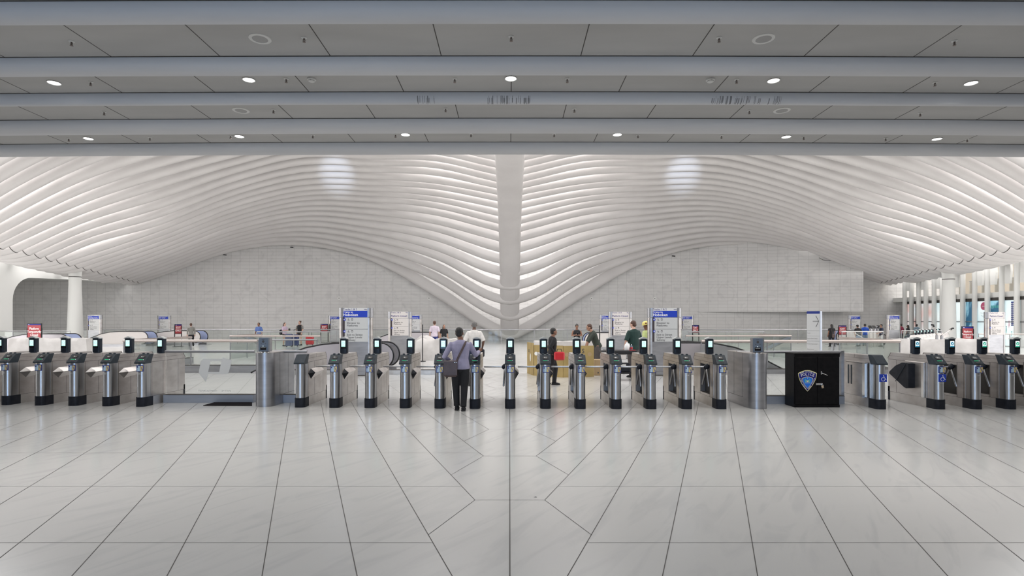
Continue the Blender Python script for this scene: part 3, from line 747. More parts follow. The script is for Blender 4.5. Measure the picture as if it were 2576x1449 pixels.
GC = 'fare gates in the central row'
xs_c = [752, 839, 928, 1017, 1105, 1194, 1283.5, 1373, 1461.5, 1552, 1640, 1730, 1817]
ys_c = [1025.5, 1026.5, 1027, 1027.5, 1028, 1028.5, 1028.5, 1028.5, 1029, 1029, 1029.5, 1029.5, 1029.5]
extra = ['standing directly behind the man with the shoulder bag, on his left', 'right beside the man with the shoulder bag, on his right']
for i, (px, py) in enumerate(zip(xs_c, ys_c)):
    Y = fy(py)
    if i == 0: lab = 'end fare gate of the central row without a screen, beside the left help pillar'
    elif i == 4: lab = 'steel turnstile partly hidden by the man in the lavender shirt, on his left'
    elif i == 5: lab = 'steel turnstile that the man in the lavender shirt touches with his right arm'
    elif i == 6: lab = 'steel turnstile in line with the centre joint of the floor'
    elif i == 12: lab = 'last steel turnstile of the central row, beside the right help pillar'
    elif i < 4: lab = f'steel turnstile with dark kite-shaped guard, {ORD[i-1]} after the screenless end gate'
    else: lab = f'steel turnstile with tripod arms, {ORD[i-7]} to the right of the centre joint of the floor'
    gate('turnstile', lab, (fx(px, Y), Y, 0), tripod=i > 0, reader=i > 0, display=i > 0, card=i > 0, group=GC, number=None if i == 0 else str(225+i))
GL = 'fare gates on the left'
for i, px in enumerate([-74, 11, 95.5, 180, 265.5, 351]):
    Y = fy(1018+i*1.1)
    lab = ['steel turnstile cut by the left edge of the photo, only its rear shows', 'steel turnstile numbered 251 at the left edge of the photo', 'steel turnstile numbered 252 in the left row',
           'steel turnstile numbered 253 in the left row', 'steel turnstile numbered 254 in the left row', 'last steel turnstile of the left row, numbered 255, beside the frosted glass barrier'][i]
    gate('turnstile', lab, (fx(px, Y), Y, 0), tripod=i > 0, wedge=i < 5, number=str(250+i), kite='steel', group=GL)
GR = 'fare gates on the right'
Y = fy(1030); gate('accessible_gate', 'wide accessible gate with blue wheelchair sign and glass leaf, beside the black cabinet', (fx(2220, Y), Y, 0), False, False, False, False, access=True, card=False, group=GR)
AG = (fx(2220, Y), Y)
Y = fy(1030); gate('accessible_turnstile', 'steel fare gate 241 with black fan-shaped paddle and blue wheelchair sign', (fx(2369, Y), Y, 0), False, False, True, True, '241', True, 1, paddle=True, group=GR)
for i, px in enumerate([2462, 2548, 2636]):
    lab = ['steel turnstile numbered 264, next to the wheelchair fare gate', 'steel turnstile numbered 265, second past the wheelchair fare gate', 'steel turnstile mostly cut off by the right edge of the photo'][i]
    gate('turnstile', lab, (fx(px, Y), Y, 0), wedge=False, scrn=1 if i == 0 else 2, number=str(264+i), group=GR)

# ---------------------------------------------------------------- help pillars with intercom
def help_pillar(label, ilabel, x0, x1, Y, side):
    t = thing('help_pillar', label, 'pillar', ((x0+x1)/2, Y, 0), 0, 'steel help pillars')
    hw = (x1-x0)/2; mb = MB()
    mb.prism(rrect(hw, 0, 1.22, hw*.98, 10), 0, 1.085, 'z', 0, sm=True); mb.build('casing', 'steel_grey', t)
    mb = MB()
    for s in (1, -1):
        for y in (.42, .86): mb.box(s*hw-.0015, s*hw+.0015, y-.003, y+.003, .19, 1.085, 0)
        mb.box(s*hw-.0015, s*hw+.0015, .4, 1.22, .186, .192, 0)
    mb.build('panel_seams', 'seam', t)
    mb = MB(); mb.prism(rrect(hw+.003, -.003, 1.223, hw*.98, 10), 1.085, 1.095, 'z', 0); mb.build('top_plate', 'steel', t)
    # intercom stands on the pillar
    c = thing('intercom', ilabel, 'intercom', ((x0+x1)/2+side*.035, Y+.10, 1.095), 0, 'help intercoms on pillars')
    mb = MB(); mb.lathe([(.085, 0), (.085, .012), (.07, .02), (.001, .02)], 18, 0, TR(0, .07, 0)); mb.build('base', 'chrome', c)
    mb = MB(); mb.prism([(-.115, 0), (.115, 0), (.112, .12), (.09, .16), (-.09, .16), (-.112, .12)], .018, .30, 'z', 0); mb.prism([(-.115, 0), (.115, 0), (.105, .14), (-.105, .14)], .30, .306, 'z', 0)
    b = mb.build('casing', 'steel_grey', c)
    mb = MB(); mb.bbox(-.110, .085, -.006, .002, .024, .296, .003, 0); mb.build('face_plate', 'intercom', b)
    mb = MB(); mb.plate([(-.075, .055), (.045, .055), (.045, .115), (-.075, .115)], -.006, .003); [mb.plate([(-.062+.02*k, .094), (-.048+.02*k, .094), (-.048+.02*k, .101), (-.062+.02*k, .101)], -.0095, .001, 1) for k in range(5)]; mb.build('display', ['glossy_black', 'white_mark'], b)
    mb = MB(); mb.disc(-.015, .225, -.006, .025, 0, 16, .002)
    for q in (-.055, .03): mb.plate([(q-.012, .185), (q+.012, .185), (q+.003, .172), (q-.003, .172)], -.006, .002)
    mb.plate([(-.045, .262), (.01, .262), (.01, .272), (-.045, .272)], -.006, .002); mb.build('speaker_mesh', 'text_dark', b)
    mb = MB(); mb.disc(-.018, .132, -.006, .008, 0, 12, .004); mb.build('call_light', 'screen_white', b)
Yp = fy(1024); help_pillar('brushed steel help pillar beside the frosted glass barrier', 'blue-grey intercom on the pillar beside the frosted glass barrier', fx(635, Yp), fx(683, Yp), Yp, 0)
Yp = fy(1029.5); help_pillar('brushed steel help pillar beside the black police cabinet', 'blue-grey intercom on the pillar beside the black police cabinet', fx(1890, Yp), fx(1937, Yp), Yp, 0)

# ---------------------------------------------------------------- glass barriers of the gate line
YB = 12.05
def barrier(label, x0, x1, y=YB):
    t = thing('glass_barrier', label, 'barrier', (0, y, 0), 0)
    mb = MB(); mb.box(x0, x1, -.06, .10, 0, .165); mb.box(x0, x1, -.064, .104, .165, .172, 1); mb.build('curb', ['curb', 'seam'], t)
    mb = MB(); mb.box(x0+.01, x1-.01, .012, .024, .172, 1.06); mb.build('glass_panel', 'glass_clear', t)
    mb = MB(); mb.tube([(x0, .018, 1.085), (x1, .018, 1.085)], .030, 12, 0, (0, 0, 1)); mb.build('top_rail', 'steel_grey', t)
    return t
gx0 = fx(415, YB)
tb = barrier('glass barrier with frosted arrow emblem between the left gates and the help pillar', gx0, fx(640, YB))
mb = MB(); q = lambda px, py: (fx(px, YB), at(px, py, YB).z)
# frosted emblem: slanted P shaped ring with an arrow up at one corner and down at the other
outer = [(505, 909), (509, 905), (560, 903), (559, 899), (582, 906), (574, 938), (570, 941), (524, 941), (517, 961), (499, 938)]
inner = [(529, 910), (556, 910), (551, 935), (523, 935)]
mb.plate([q(*p) for p in [(505, 908), (511, 903), (559, 903), (559, 909), (529, 909), (523, 936), (523, 941), (517, 961), (499, 938)]], .011, .002)
mb.plate([q(*p) for p in [(559, 899), (583, 906), (575, 936), (571, 941), (523, 941), (523, 936), (551, 936), (556, 909), (559, 909)]], .011, .002)
mb.build('frosted_emblem', 'frost', tb)
mb = MB(); mb.text('THE PORT AUTHORITY', .050, q(498, 0)[0], q(0, 985)[1], .0095, 0, 'LEFT', None, .012, .76); mb.build('frosted_lettering', 'sign_grey', tb); mb = MB(); mb.text('OF NY & NJ', .050, q(557, 0)[0], q(0, 985)[1], .0095, 0, 'LEFT', None, 0, .76)
mb.build('frosted_lettering', 'sign_grey', tb)
barrier('short clear glass barrier between the left help pillar and the screenless end gate', fx(690, YB), fx(772, YB))
tb = barrier('clear glass barrier running behind the black police cabinet', fx(1845, YB), 7.0, 11.86)
mb = MB(); x = 6.98; mb.box(x-.03, x+.03, -.03, .05, .0, 1.115); mb.build('end_post', 'steel_grey', tb)
# leaf of the accessible gate, folded along its housing
x, y = AG
t = thing('gate_leaf', 'folded steel and glass leaf with two dark slots on the accessible gate', 'gate', (x-.142, y+.30, 0))
mb = MB(); mb.bbox(-.02, .02, .02, .66, .20, .88, .006); mb.build('leaf_panel', 'steel', t)
mb = MB(); mb.box(-.032, .024, -.02, .06, .19, .885); mb.build('edge_post', 'chrome', t)
for yy in (.42, .52):
    mb = MB(); mb.box(-.024, -.018, yy, yy+.045, .42, .82); mb.build('slot', 'console', t)
mb = MB(); mb.box(-.035, .035, -.03, .68, .885, .90); mb.build('head_rail', 'steel', t)
# rear closing section of the left row
Yr = fy(1023.5); x0 = fx(351, Yr)

# ---------------------------------------------------------------- police cabinet
Yc = 11.35; cx0, cx1 = fx(1999, Yc), fx(2113, Yc); cw = cx1-cx0; ch = 1.075
t = thing('storage_cabinet', 'black two-door steel cabinet with police shield emblem, standing in front of the gates', 'cabinet', (cx0, Yc, 0))
mb = MB(); mb.bbox(0, cw, .02, .40, .0, ch, .006); mb.box(-.004, cw+.004, 0, .405, ch, ch+.012); mb.box(0, cw, .005, .03, 0, .055); mb.box(0, cw, .005, .03, ch-.06, ch); mb.build('body', 'cabinet', t)
dmid = cw*.505
mb = MB(); mb.bbox(.012, dmid-.003, -.002, .022, .06, ch-.065, .004); dl = mb.build('door', 'cabinet', t)
mb = MB(); mb.bbox(dmid+.003, cw-.012, -.002, .022, .06, ch-.065, .004); dr = mb.build('door', 'cabinet', t)
zz = lambda py: H+(HY-py)*Yc/F
xx = lambda px: (px-1999)*Yc/F
ex, et, ebt = xx(2031), zz(931), zz(989)
def shield(s, top=1, bot=1):
    w = .188*s; P = []
    for k in range(9): a = k/8; P.append((-w+2*w*a, .150*s*top+.060*s*math.sin(math.pi*a)))
    for k in range(1, 9): a = k/8; P.append((w*(1-a**1.9), .150*s*top-a*(.37*s*bot)))
    for k in range(7, 0, -1): a = k/8; P.append((-w*(1-a**1.9), .150*s*top-a*(.37*s*bot)))
    return P
ec = (et+ebt)/2
ez = ec+.022
mb = MB()
off = lambda P, dz=0: [(ex+a, ez+b+dz) for a, b in P]
mb.plate(off(shield(1)), -.003, .003, 0); mb.plate(off(shield(.93)), -.006, .001, 1)
mb.plate(off(shield(.565), -.038), -.007, .001, 0); mb.plate(off(shield(.525), -.038), -.008, .001, 2)
def arc_text(string, cx, cz, r, a0, a1, size, mi, inward=False):
    n = len(string)
    for k, ch_ in enumerate(string):
        if ch_ == ' ': continue
        a = a0+(a1-a0)*k/(n-1); A = math.radians(a)
        p = Matrix.Translation((cx+r*math.sin(A), -.0085, cz+r*math.cos(A))) @ RY(a)
        mb.text(ch_, size, 0, 0, 0, mi, 'CENTER', p, .008)
arc_text('PORT AUTHORITY', ex, ez-.172, .335, -24, 24, .033, 3)
arc_text('POLICE', ex, ez-.245, .345, -18.5, 18.5, .076, 3)
def line_text(string, p, q, size, mi, rot):
    n = len(string)
    for k, ch_ in enumerate(string):
        if ch_ == ' ': continue
        u = k/(n-1); x_, z_ = p[0]+(q[0]-p[0])*u, p[1]+(q[1]-p[1])*u
        x_ += math.copysign(.012, x_)*math.sin(math.pi*u)
        mb.text(ch_, size, 0, 0, 0, mi, 'CENTER', Matrix.Translation((ex+x_, -.0085, ez+z_)) @ RY(rot), .008)
line_text('NEW YORK', (-.142, .028), (-.050, -.160), .034, 3, 64)
line_text('NEW JERSEY', (.034, -.166), (.150, .036), .034, 3, -62)
# small supporters, sun and scroll in the middle of the shield
for s in (1, -1):
    mb.disc(ex+s*.042, (ez-.02)+.052, -.0088, .009, 4, 10, .001); mb.plate([(ex+s*.028, (ez-.02)-.020), (ex+s*.052, (ez-.02)-.020), (ex+s*.058, (ez-.02)+.040), (ex+s*.034, (ez-.02)+.044)], -.0088, .001, 4)
mb.disc(ex, (ez-.02)+.070, -.0088, .008, 0, 10, .001); mb.plate([(ex-.018, (ez-.02)-.012), (ex+.018, (ez-.02)-.012), (ex+.020, (ez-.02)+.03), (ex-.020, (ez-.02)+.03)], -.0088, .001, 0)
mb.disc(ex, (ez-.02)+.02, -.0098, .010, 4, 10, .001); mb.plate([(ex-.055, (ez-.02)-.032), (ex+.055, (ez-.02)-.032), (ex+.055, (ez-.02)-.023), (ex-.055, (ez-.02)-.023)], -.0088, .001, 5)
mb.build('shield_emblem', ['emblem_gold', 'emblem_navy', 'emblem_blue', 'white_mark', 'teal', 'sign_cream'], dl)
mb = MB(); hx, hz = xx(2066), zz(938.5); mb.bbox(hx-.012, hx+.012, -.012, -.002, hz-.03, hz+.03, .004)
mb.tube([(hx, -.03, hz), (hx+.055, -.034, hz-.02), (hx+.108, -.034, hz-.043)], [.010, .010, .007], 8); mb.tube([(hx, -.005, hz), (hx, -.032, hz)], .008, 8, ref=(0, 0, 1)); mb.build('handle', 'chrome', dr)
mb = MB(); lz = zz(966.5); lx = xx(2052); mb.bbox(lx, lx+.135, -.014, -.002, lz-.018, lz+.018, .003); mb.build('hasp', 'chrome', dr)
pl = thing('padlock', 'small brass padlock hanging from the hasp of the police cabinet', 'padlock', (cx0+lx+.118, Yc-.022, lz-.004))
mb = MB(); mb.bbox(-.022, .022, -.010, .010, -.075, -.026, .005, mt=RY(-10)); mb.build('lock_body', 'brass', pl)
mb = MB(); mb.tube([(-.014+.0, 0, -.03), (-.015, 0, -.004), (-.008, 0, .008), (.008, 0, .008), (.015, 0, -.004), (.014, 0, -.03)], .0035, 8, mt=RY(-10)); mb.build('shackle', 'chrome', pl)

# floor mat by the left help pillar; two scraps on the floor
t = MB(); P = [(511, 1021), (542, 1012.5), (634, 1012.5), (634, 1021.5)]
t.prism([(fx(px, fy(py)), fy(py)) for px, py in P], .001, .012, 'z'); tag(t.build('floor_mat', 'mat_black'), 'flat black floor mat beside the left help pillar', 'mat')
for px, py, l in ((1347, 1251, 'tiny dark scrap lying on the pale floor near the centre joint'), (1841, 1078, 'tiny dark speck on the floor in front of the right gates')):
    Yl = fy(py); mb = MB(); x = fx(px, Yl); mb.add([(x-.016, Yl+.004, .002), (x-.004, Yl-.008, .004), (x+.016, Yl-.006, .002), (x+.006, Yl+.006, .006)], [(0, 1, 2, 3)], 0)
    mb.add([(x-.018, Yl+.006, .002), (x-.012, Yl+.009, .003), (x-.008, Yl+.002, .002)], [(0, 1, 2)], 0); tag(mb.build('paper_scrap', 'text_dark'), l, 'litter', None)
# ---------------------------------------------------------------- direction totems
def totem(label, kind, px, Y, rz=0):
    t = thing('direction_totem', label, 'sign', (fx(px, Y), Y, 0), rz, 'direction totems')
    hd = {'hob': 'blue', 'closed': 'sign_cream', 'newark': 'blue', 'exit': 'blue'}[kind]
    pn = {'hob': 'sign_grey', 'closed': 'sign_cream', 'newark': 'sign_white', 'exit': 'sign_white'}[kind]
    mb = MB(); mb.bbox(-.42, .42, .03, .20, .0, 2.12, .01); mb.box(-.42, .42, .024, .03, .13, .135, 1); mb.box(-.42, .42, .024, .03, 0, .03, 1); mb.build('body_panel', ['steel_grey', 'seam'], t)
    for s in (1, -1):
        mb = MB(); mb.prism([(s*.40+s*.13*(1-math.cos(a))*.5 if False else s*(.40+.13*math.sin(a)), .115-.105*math.cos(a)) for a in [math.pi*k/10 for k in range(11)]], 0, 1.83, 'z', 0, sm=True)
        p = mb.build('side_post', 'steel', t)
        mb = MB(); mb.prism([(s*(.385+.155*math.sin(a)), .115-.118*math.cos(a)) for a in [math.pi*k/10 for k in range(11)]], 1.845, 2.14, 'z', 0, sm=True); mb.build('post_cap', 'steel_grey', p)
    y = .028
    mb = MB(); mb.box(-.40, .40, y-.016, y, 1.85, 2.14, 0 if kind == 'closed' else 1)
    if kind != 'closed': mb.box(-.401, .401, y-.020, y-.004, 1.85, 2.055, 0)
    yt = y-.0225; tr_ = {'hob': 'Tracks 1 & 2', 'closed': 'Tracks 2 & 3', 'newark': 'Tracks 4 & 5', 'exit': ''}[kind]
    if tr_: mb.text(tr_, .085, -.385, 2.072, yt+.004, 3, bold=.006)
    mb.plate([(.27, 2.10), (.30, 2.115), (.30, 2.085)], yt+.005, .002, 3); mb.box(.31, .37, yt+.002, yt+.005, 2.082, 2.094, 3); mb.disc(.325, 2.107, yt+.005, .008, 3)
    if kind == 'hob': mb.text('Trains to', .085, -.385, 1.985, yt, 2, bold=.006); mb.text('Hoboken', .125, -.385, 1.885, yt, 2, bold=.012)
    if kind == 'newark': mb.text('Trains to', .075, -.385, 1.99, yt, 2, bold=.006); mb.text('Newark/Journal Sq', .105, -.395, 1.89, yt, 2, bold=.014, sx=.84)
    if kind == 'exit': mb.text('EXIT ONLY', .11, -.385, 1.915, yt, 2, bold=.014)
    if kind == 'closed': mb.text('Platform Closed', .118, -.385, 1.91, yt+.004, 3, bold=.008, sx=.92)
    mb.build('header', [hd, 'sign_white', 'white_mark', 'text_navy'], t)
    mb = MB(); mb.box(-.40, -.33, y-.010, y, 1.075, 1.84, 0); mb.build('arrow_strip', 'dark_strip', t)
    for z1, z0, d, lines in ((1.84, 1.478, -1, ('Elevator to', 'Platforms')), (1.468, 1.075, 1, ('Exit to Street', 'Upper Levels', 'Subway'))):
        mb = MB(); mb.box(-.33, .40, y-.014, y, z0, z1, 0)
        for k, s_ in enumerate(lines): mb.text(s_, .090, -.265, z1-.200-.082*k, y-.0165, 1, bold=.006)
        cx_, cz = -.335, z1-.062
        mb.disc(cx_, cz, y-.0145, .040, 2, 20, .004)
        mb.box(cx_-.024, cx_+.024, y-.0205, y-.0185, cz-.004, cz+.004, 3)
        for q in (1, -1): mb.tube([(cx_+d*.026, y-.0195, cz), (cx_+d*.004, y-.0195, cz+q*.020)], .0042, 5, 3)
        # wheelchair and lift pictograms
        mb.disc(-.218, cz+.030, y-.0145, .008, 1, 10, .003); mb.tube([(-.220, y-.017, cz+.018), (-.212, y-.017, cz-.008), (-.194, y-.017, cz-.010), (-.184, y-.017, cz-.032)], .004, 5, 1)
        mb.tube([(-.212+.022*math.cos(a), y-.017, cz-.016+.022*math.sin(a)) for a in [math.radians(120+28*k) for k in range(9)]], .0035, 5, 1)
        mb.box(-.125, -.075, y-.0165, y-.0145, cz-.030, cz+.032, 1); mb.box(-.117, -.102, y-.0175, y-.0160, cz-.02, cz+.012, 0); mb.box(-.098, -.083, y-.0175, y-.0160, cz-.02, cz+.012, 0)
        mb.build('direction_panel', [pn, 'text_dark', 'blue', 'white_mark'], t)
    return t
totem('steel totem sign with blue Hoboken header on the left of the gates centre', 'hob', 893.5, 17.75)
totem('steel totem sign with blue Hoboken header behind the worker in the yellow hard hat', 'hob', 1673, 17.85)
totem('totem sign headed Platform Closed beside the white covered frame, left of centre', 'closed', 1005, 25.2)
totem('totem sign headed Platform Closed behind the man in the dark green shirt', 'closed', 1561.5, 25.6)
totem('totem sign headed Platform Closed near the right edge of the photo', 'closed', 2508, 26.5, 8)
totem('small far totem with Newark/Journal Sq header beside the left round column', 'newark', 235, 39.2)
totem('far totem with Newark/Journal Sq header half hidden by the left Platform Closed totem', 'newark', 1041, 38)
totem('far totem with Newark/Journal Sq header half hidden by the right Platform Closed totem', 'newark', 1528, 38)
totem('far totem with Newark/Journal Sq header beside the right shopfronts', 'newark', 2250, 40, 6)
totem('far totem with EXIT ONLY header beside the blurred dark figure on the left', 'exit', 411, 45)
totem('far totem with EXIT ONLY header partly hidden by the left Hoboken totem', 'exit', 842, 45.2)
totem('far totem with EXIT ONLY header just right of the right Hoboken totem', 'exit', 1729, 44.6)
totem('far totem with EXIT ONLY header behind the people at the ticket screens', 'exit', 2152, 44.5, 4)

def stand_sign(label, lines, px, Y, w, zt, zb, size, rz=0):
    t = thing('stand_sign', label, 'sign', (fx(px, Y), Y, 0), rz, 'red signs on black stands'); h = w/2
    mb = MB(); mb.box(-h, h, -.02, .02, zb, zt); mb.build('frame', 'black_frame', t)
    mb = MB(); mb.box(-h+.03, h-.03, -.026, -.019, zb+.03, zt-.10, 0); mb.box(-h+.03, h-.03, -.026, -.019, zt-.10, zt-.03, 1)
    mb.plate([(-h+.05, zt-.08), (-h+.09, zt-.05), (-h+.14, zt-.08)], -.026, .002, 2)
    n = len(lines)
    for k, s_ in enumerate(lines): mb.text(s_, size, 0, (zt+zb)/2-(.05 if n > 2 else .015)+size*1.02*((n-1)/2-k)-size*.25, -.029, 2, 'CENTER', None, .016, .9)
    mb.build('notice', ['red_sign', 'emblem_navy', 'white_mark'], t)
    for s in (1, -1):
        mb = MB(); mb.box(s*h-.022, s*h+.022, -.02, .02, 0.02, zb+.55); mb.build('leg', 'black_frame', t)
    mb = MB(); mb.box(-h-.06, h+.06, -.14, .14, 0, .025); mb.build('foot_plate', 'black_frame', t)
PT = ('Platform', 'Temporarily', 'Closed'); EO = ('EXIT', 'ONLY')
stand_sign('red Platform Temporarily Closed sign on black stand at the far left', PT, 87, 30, .76, 1.59, .78, .165)
stand_sign('red Platform Temporarily Closed sign on black stand before the right round column', PT, 2433.5, 27, .56, 1.47, .78, .125)
stand_sign('red EXIT ONLY sign on black stand beside the left Hoboken totem', EO, 816, 45, .58, 1.48, .80, .19)
stand_sign('red EXIT ONLY sign on black stand beside the woman with long hair', EO, 2119, 40, .56, 1.40, .72, .18)
stand_sign('narrow red sign turned sideways on black stand, left of the blue-shirted man', EO, 448, 37.6, .50, 1.50, .85, .19, 68)
stand_sign('narrow red sign turned sideways on black stand, right of the right Hoboken totem', EO, 1750, 40, .58, 1.42, .85, .19, -62)

# arrow totem behind the cabinet
t = thing('arrow_totem', 'tall white arrow sign with blue edge behind the black police cabinet', 'sign', (fx(2049, 13.6), 13.6, 0), -52)
mb = MB(); mb.box(-.16, .14, -.045, .045, 0, 1.97, 0); mb.box(-.161, .141, -.046, .046, 1.91, 1.972, 1); mb.box(.14, .155, -.046, .046, 0, 1.972, 2); mb.build('panel', ['sign_white', 'card_blue', 'curb'], t)
mb = MB(); y = -.0475
mb.tube([(-.02, y, 1.73), (.11, y, 1.73)], .006, 6); mb.tube([(.05, y, 1.86), (.115, y, 1.73), (.05, y, 1.59)], .005, 6)
for z in (1.50, 1.37, 1.25): mb.box(-.16, .13, y, y+.002, z, z+.006, 1)
for s_, z in (('Tracks', 1.43), ('Exit to Liberty Street', 1.30), ('World Trade Center', 1.17), ('Ticket Center', 1.04)): mb.text(s_, .045, -.15, z, y-.001, 1, sx=.62)
for k in range(4): mb.disc(.03+.022*k, 1.02, y, .010, 0)
for k in range(3): mb.disc(.05+.022*k, .945, y, .010, 2)
mb.build('arrow_lettering', ['text_dark', 'grille', 'red_sign'], t)

# ---------------------------------------------------------------- glass railings
def railing(label, pts, rail='steel_rail', r=.036, curb=0, step=1.9, glass=True):
    t = thing('glass_railing', label, 'railing', (0, 0, 0), 0, 'glass railings round the stair wells')
    mb = MB(); mb.tube([(x, y, 1.06) for x, y in pts], r, 10, 0, (0, 0, 1)); mb.build('handrail', rail, t)
    gb, cb = MB(), MB()
    for (xa, ya), (xb, yb) in zip(pts, pts[1:]):
        L = math.hypot(xb-xa, yb-ya); n = max(1, round(L/step)); a = math.degrees(math.atan2(yb-ya, xb-xa)); q = TR(xa, ya, 0) @ RZ(a)
        for k in range(n):
            gb.box(k*L/n+.03, (k+1)*L/n-.03, -.006, .006, curb+.04, 1.0, 0, q)
        if curb: cb.box(0, L, -.10, .10, 0, curb, 0, q); cb.box(0, L, -.105, .105, curb, curb+.012, 1, q)
        for k in range(n+1):
            pb = MB(); pb.box(k*L/n-.013, k*L/n+.013, -.02, .02, 0, 1.045, 0, q); pb.build('post', 'steel_grey', t)
    if glass: gb.build('glass_panels', 'glass', t)
    if curb: cb.build('curb', ['steel_grey', 'seam'], t)
railing('glass railing with thick handrail behind the frosted arrow barrier', [(fx(312, 19), 23), (fx(312, 19), 19), (fx(648, 19), 19)], r=.05, curb=.24)
railing('glass railing with slim handrail behind the left help pillar', [(fx(648, 20.1), 20.1), (fx(798, 20.1), 20.1)], 'steel_grey', .03)
railing('second glass railing from the gates, left of the left Hoboken totem', [(fx(579, 24.8), 28), (fx(579, 24.8), 24.8), (fx(806, 24.8), 24.8)])
railing('third glass railing from the gates on the left, before the two travellers', [(fx(646, 34), 34), (fx(832, 34), 34)], 'steel_grey')
railing('longest glass railing, along the marble wall and past the foot of the vault', [(fx(432, 42), 42), (fx(2090, 42), 42)], 'steel_grey', .03, step=2.4)
railing('glass railing with thick handrail behind the black police cabinet', [(fx(1764, 18.6), 18.6), (fx(2263, 18.6), 18.6), (fx(2263, 18.6), 22)], r=.05, curb=.15)
railing('second glass railing from the gates, right of the right Hoboken totem', [(fx(1725, 25.2), 25.2), (fx(1990, 25.2), 25.2), (fx(1990, 25.2), 28.5)])
railing('third glass railing from the gates on the right', [(fx(1732, 34), 34), (fx(1922, 34), 34)], 'steel_grey')
railing('glass railing round the stairs where people stand at the ticket screens', [(fx(2118, 35), 35), (fx(2222, 35), 35)], 'sign_white', .03)
railing('glass railing before the left round column', [(fx(-40, 36.5), 36.5), (fx(176, 36.5), 36.5)], 'steel_grey', .025)
railing('glass railing beside the far-left totem and escalator', [(fx(205, 42.5), 42.5), (fx(428, 42.5), 42.5)], 'steel_grey', .025)
railing('glass railing before the right shopfronts', [(fx(2268, 37.5), 37.5), (fx(2368, 37.5), 37.5)], 'sign_white', .03)
railing('glass railing at the right edge of the photo, behind the white covered hoarding', [(fx(2462, 28.5), 28.5), (fx(2620, 28.5), 28.5)], 'steel_rail', .03)
t = thing('stair_handrail', 'pair of slanting pale handrails going down the stairs on the right', 'handrail', (0, 0, 0))
for dy in (0, 1.6):
    mb = MB(); a, b = at(2150, 838, 35.5+dy*.8), at(2192, 862, 35.5+dy*.8); mb.tube([a, b, (b.x, b.y, .02)], .025, 8, 0, (0, 1, 0)); mb.build('rail', 'sign_white', t)
# low curbs of the escalator wells
for px0, px1, l in ((735, 1150, 'low grey curb of the escalator well on the left of centre'), (1700, 1842, 'low grey curb of the escalator well on the right of centre')):
    mb = MB(); mb.box(fx(px0, 18.15), fx(px1, 18.15), 18.25, 18.45, 0, .14, 0); mb.box(fx(px0, 18.15)-.01, fx(px1, 18.15)+.01, 18.24, 18.46, .14, .155, 1)
    tag(mb.build('well_curb', ['plinth', 'seam']), l, 'curb')

# ---------------------------------------------------------------- escalators
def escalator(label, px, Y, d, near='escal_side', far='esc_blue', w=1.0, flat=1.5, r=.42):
    t = thing('escalator', label, 'escalator', (fx(px, Y), Y, 0), 0 if d > 0 else 180, 'escalators')
    zc = 1.0-r; P = []
    for k in range(25): a = -math.pi/2+math.pi*k/24; P.append((-r+r*math.cos(a), zc+r*math.sin(a)))
    S_ = [(-r-flat, 1.0), (-r-flat-.6, .96), (-r-flat-1.2, .84), (-r-flat-1.9, .58), (-r-flat-2.6, .22), (-r-flat-3.0, .02)]
    top = P+S_
    for y, m_, nm in ((0, near, 'front'), (w, far, 'rear')):
        if d < 0: y = -y
        mb = MB(); mb.prism([(x, z) for x, z in top]+[(-r, .02)], y-.02, y+.02, 'y'); b = mb.build('balustrade', m_, t)
        mb = MB(); mb.tube([(x, y, z) for x, z in top], [(.022, .04)]*len(top), 8, 0, (0, 0, 1)) if False else mb.tube([(x, y, z) for x, z in top], .030, 10, 0, (0, 1, 0)); mb.build('handrail', 'glossy_black', b)
        mb = MB(); mb.box(-r-flat-2.4, -.1, y-.06, y+.06, 0, .14); mb.build('skirt', 'steel_grey', t)
    s = 1 if d > 0 else -1
    y0, y1 = sorted((s*.08, s*(w-.08)))
    mb = MB(); mb.box(-1.3, .3, y0, y1, 0, .012); mb.build('comb_plate', 'steel_grey', t)
    mb = MB()
    for k in range(5): mb.box(-1.3-.3*(k+1), -1.3-.3*k-.01, y0, y1, 0, .010, 0)
    mb.build('treads', 'seam', t)
escalator('large escalator end with black handrail behind the left Hoboken totem', 990, 18.7, 1, far='steel_grey', flat=1.3)
escalator('large escalator end with black handrail behind the right Hoboken totem', 1660, 18.9, -1, far='steel_grey', flat=.9)
escalator('escalator with pale panel beside the far-left totem', 372, 38, 1, 'sign_cream')
escalator('escalator behind the blurred dark figure, left', 504, 40, 1, 'sign_cream')
escalator('low dark-edged escalator beyond the far-left white covered hoarding', 172, 31, 1, 'escal_side')
escalator('escalator end beside the woman with long hair, right', 2104, 40.6, -1, 'sign_cream')
escalator('escalator end behind the woman in the black tank top', 1471, 34, -1, 'sign_cream')
escalator('escalator end behind the walker in the lilac shirt', 1098, 35, 1, 'escal_side')

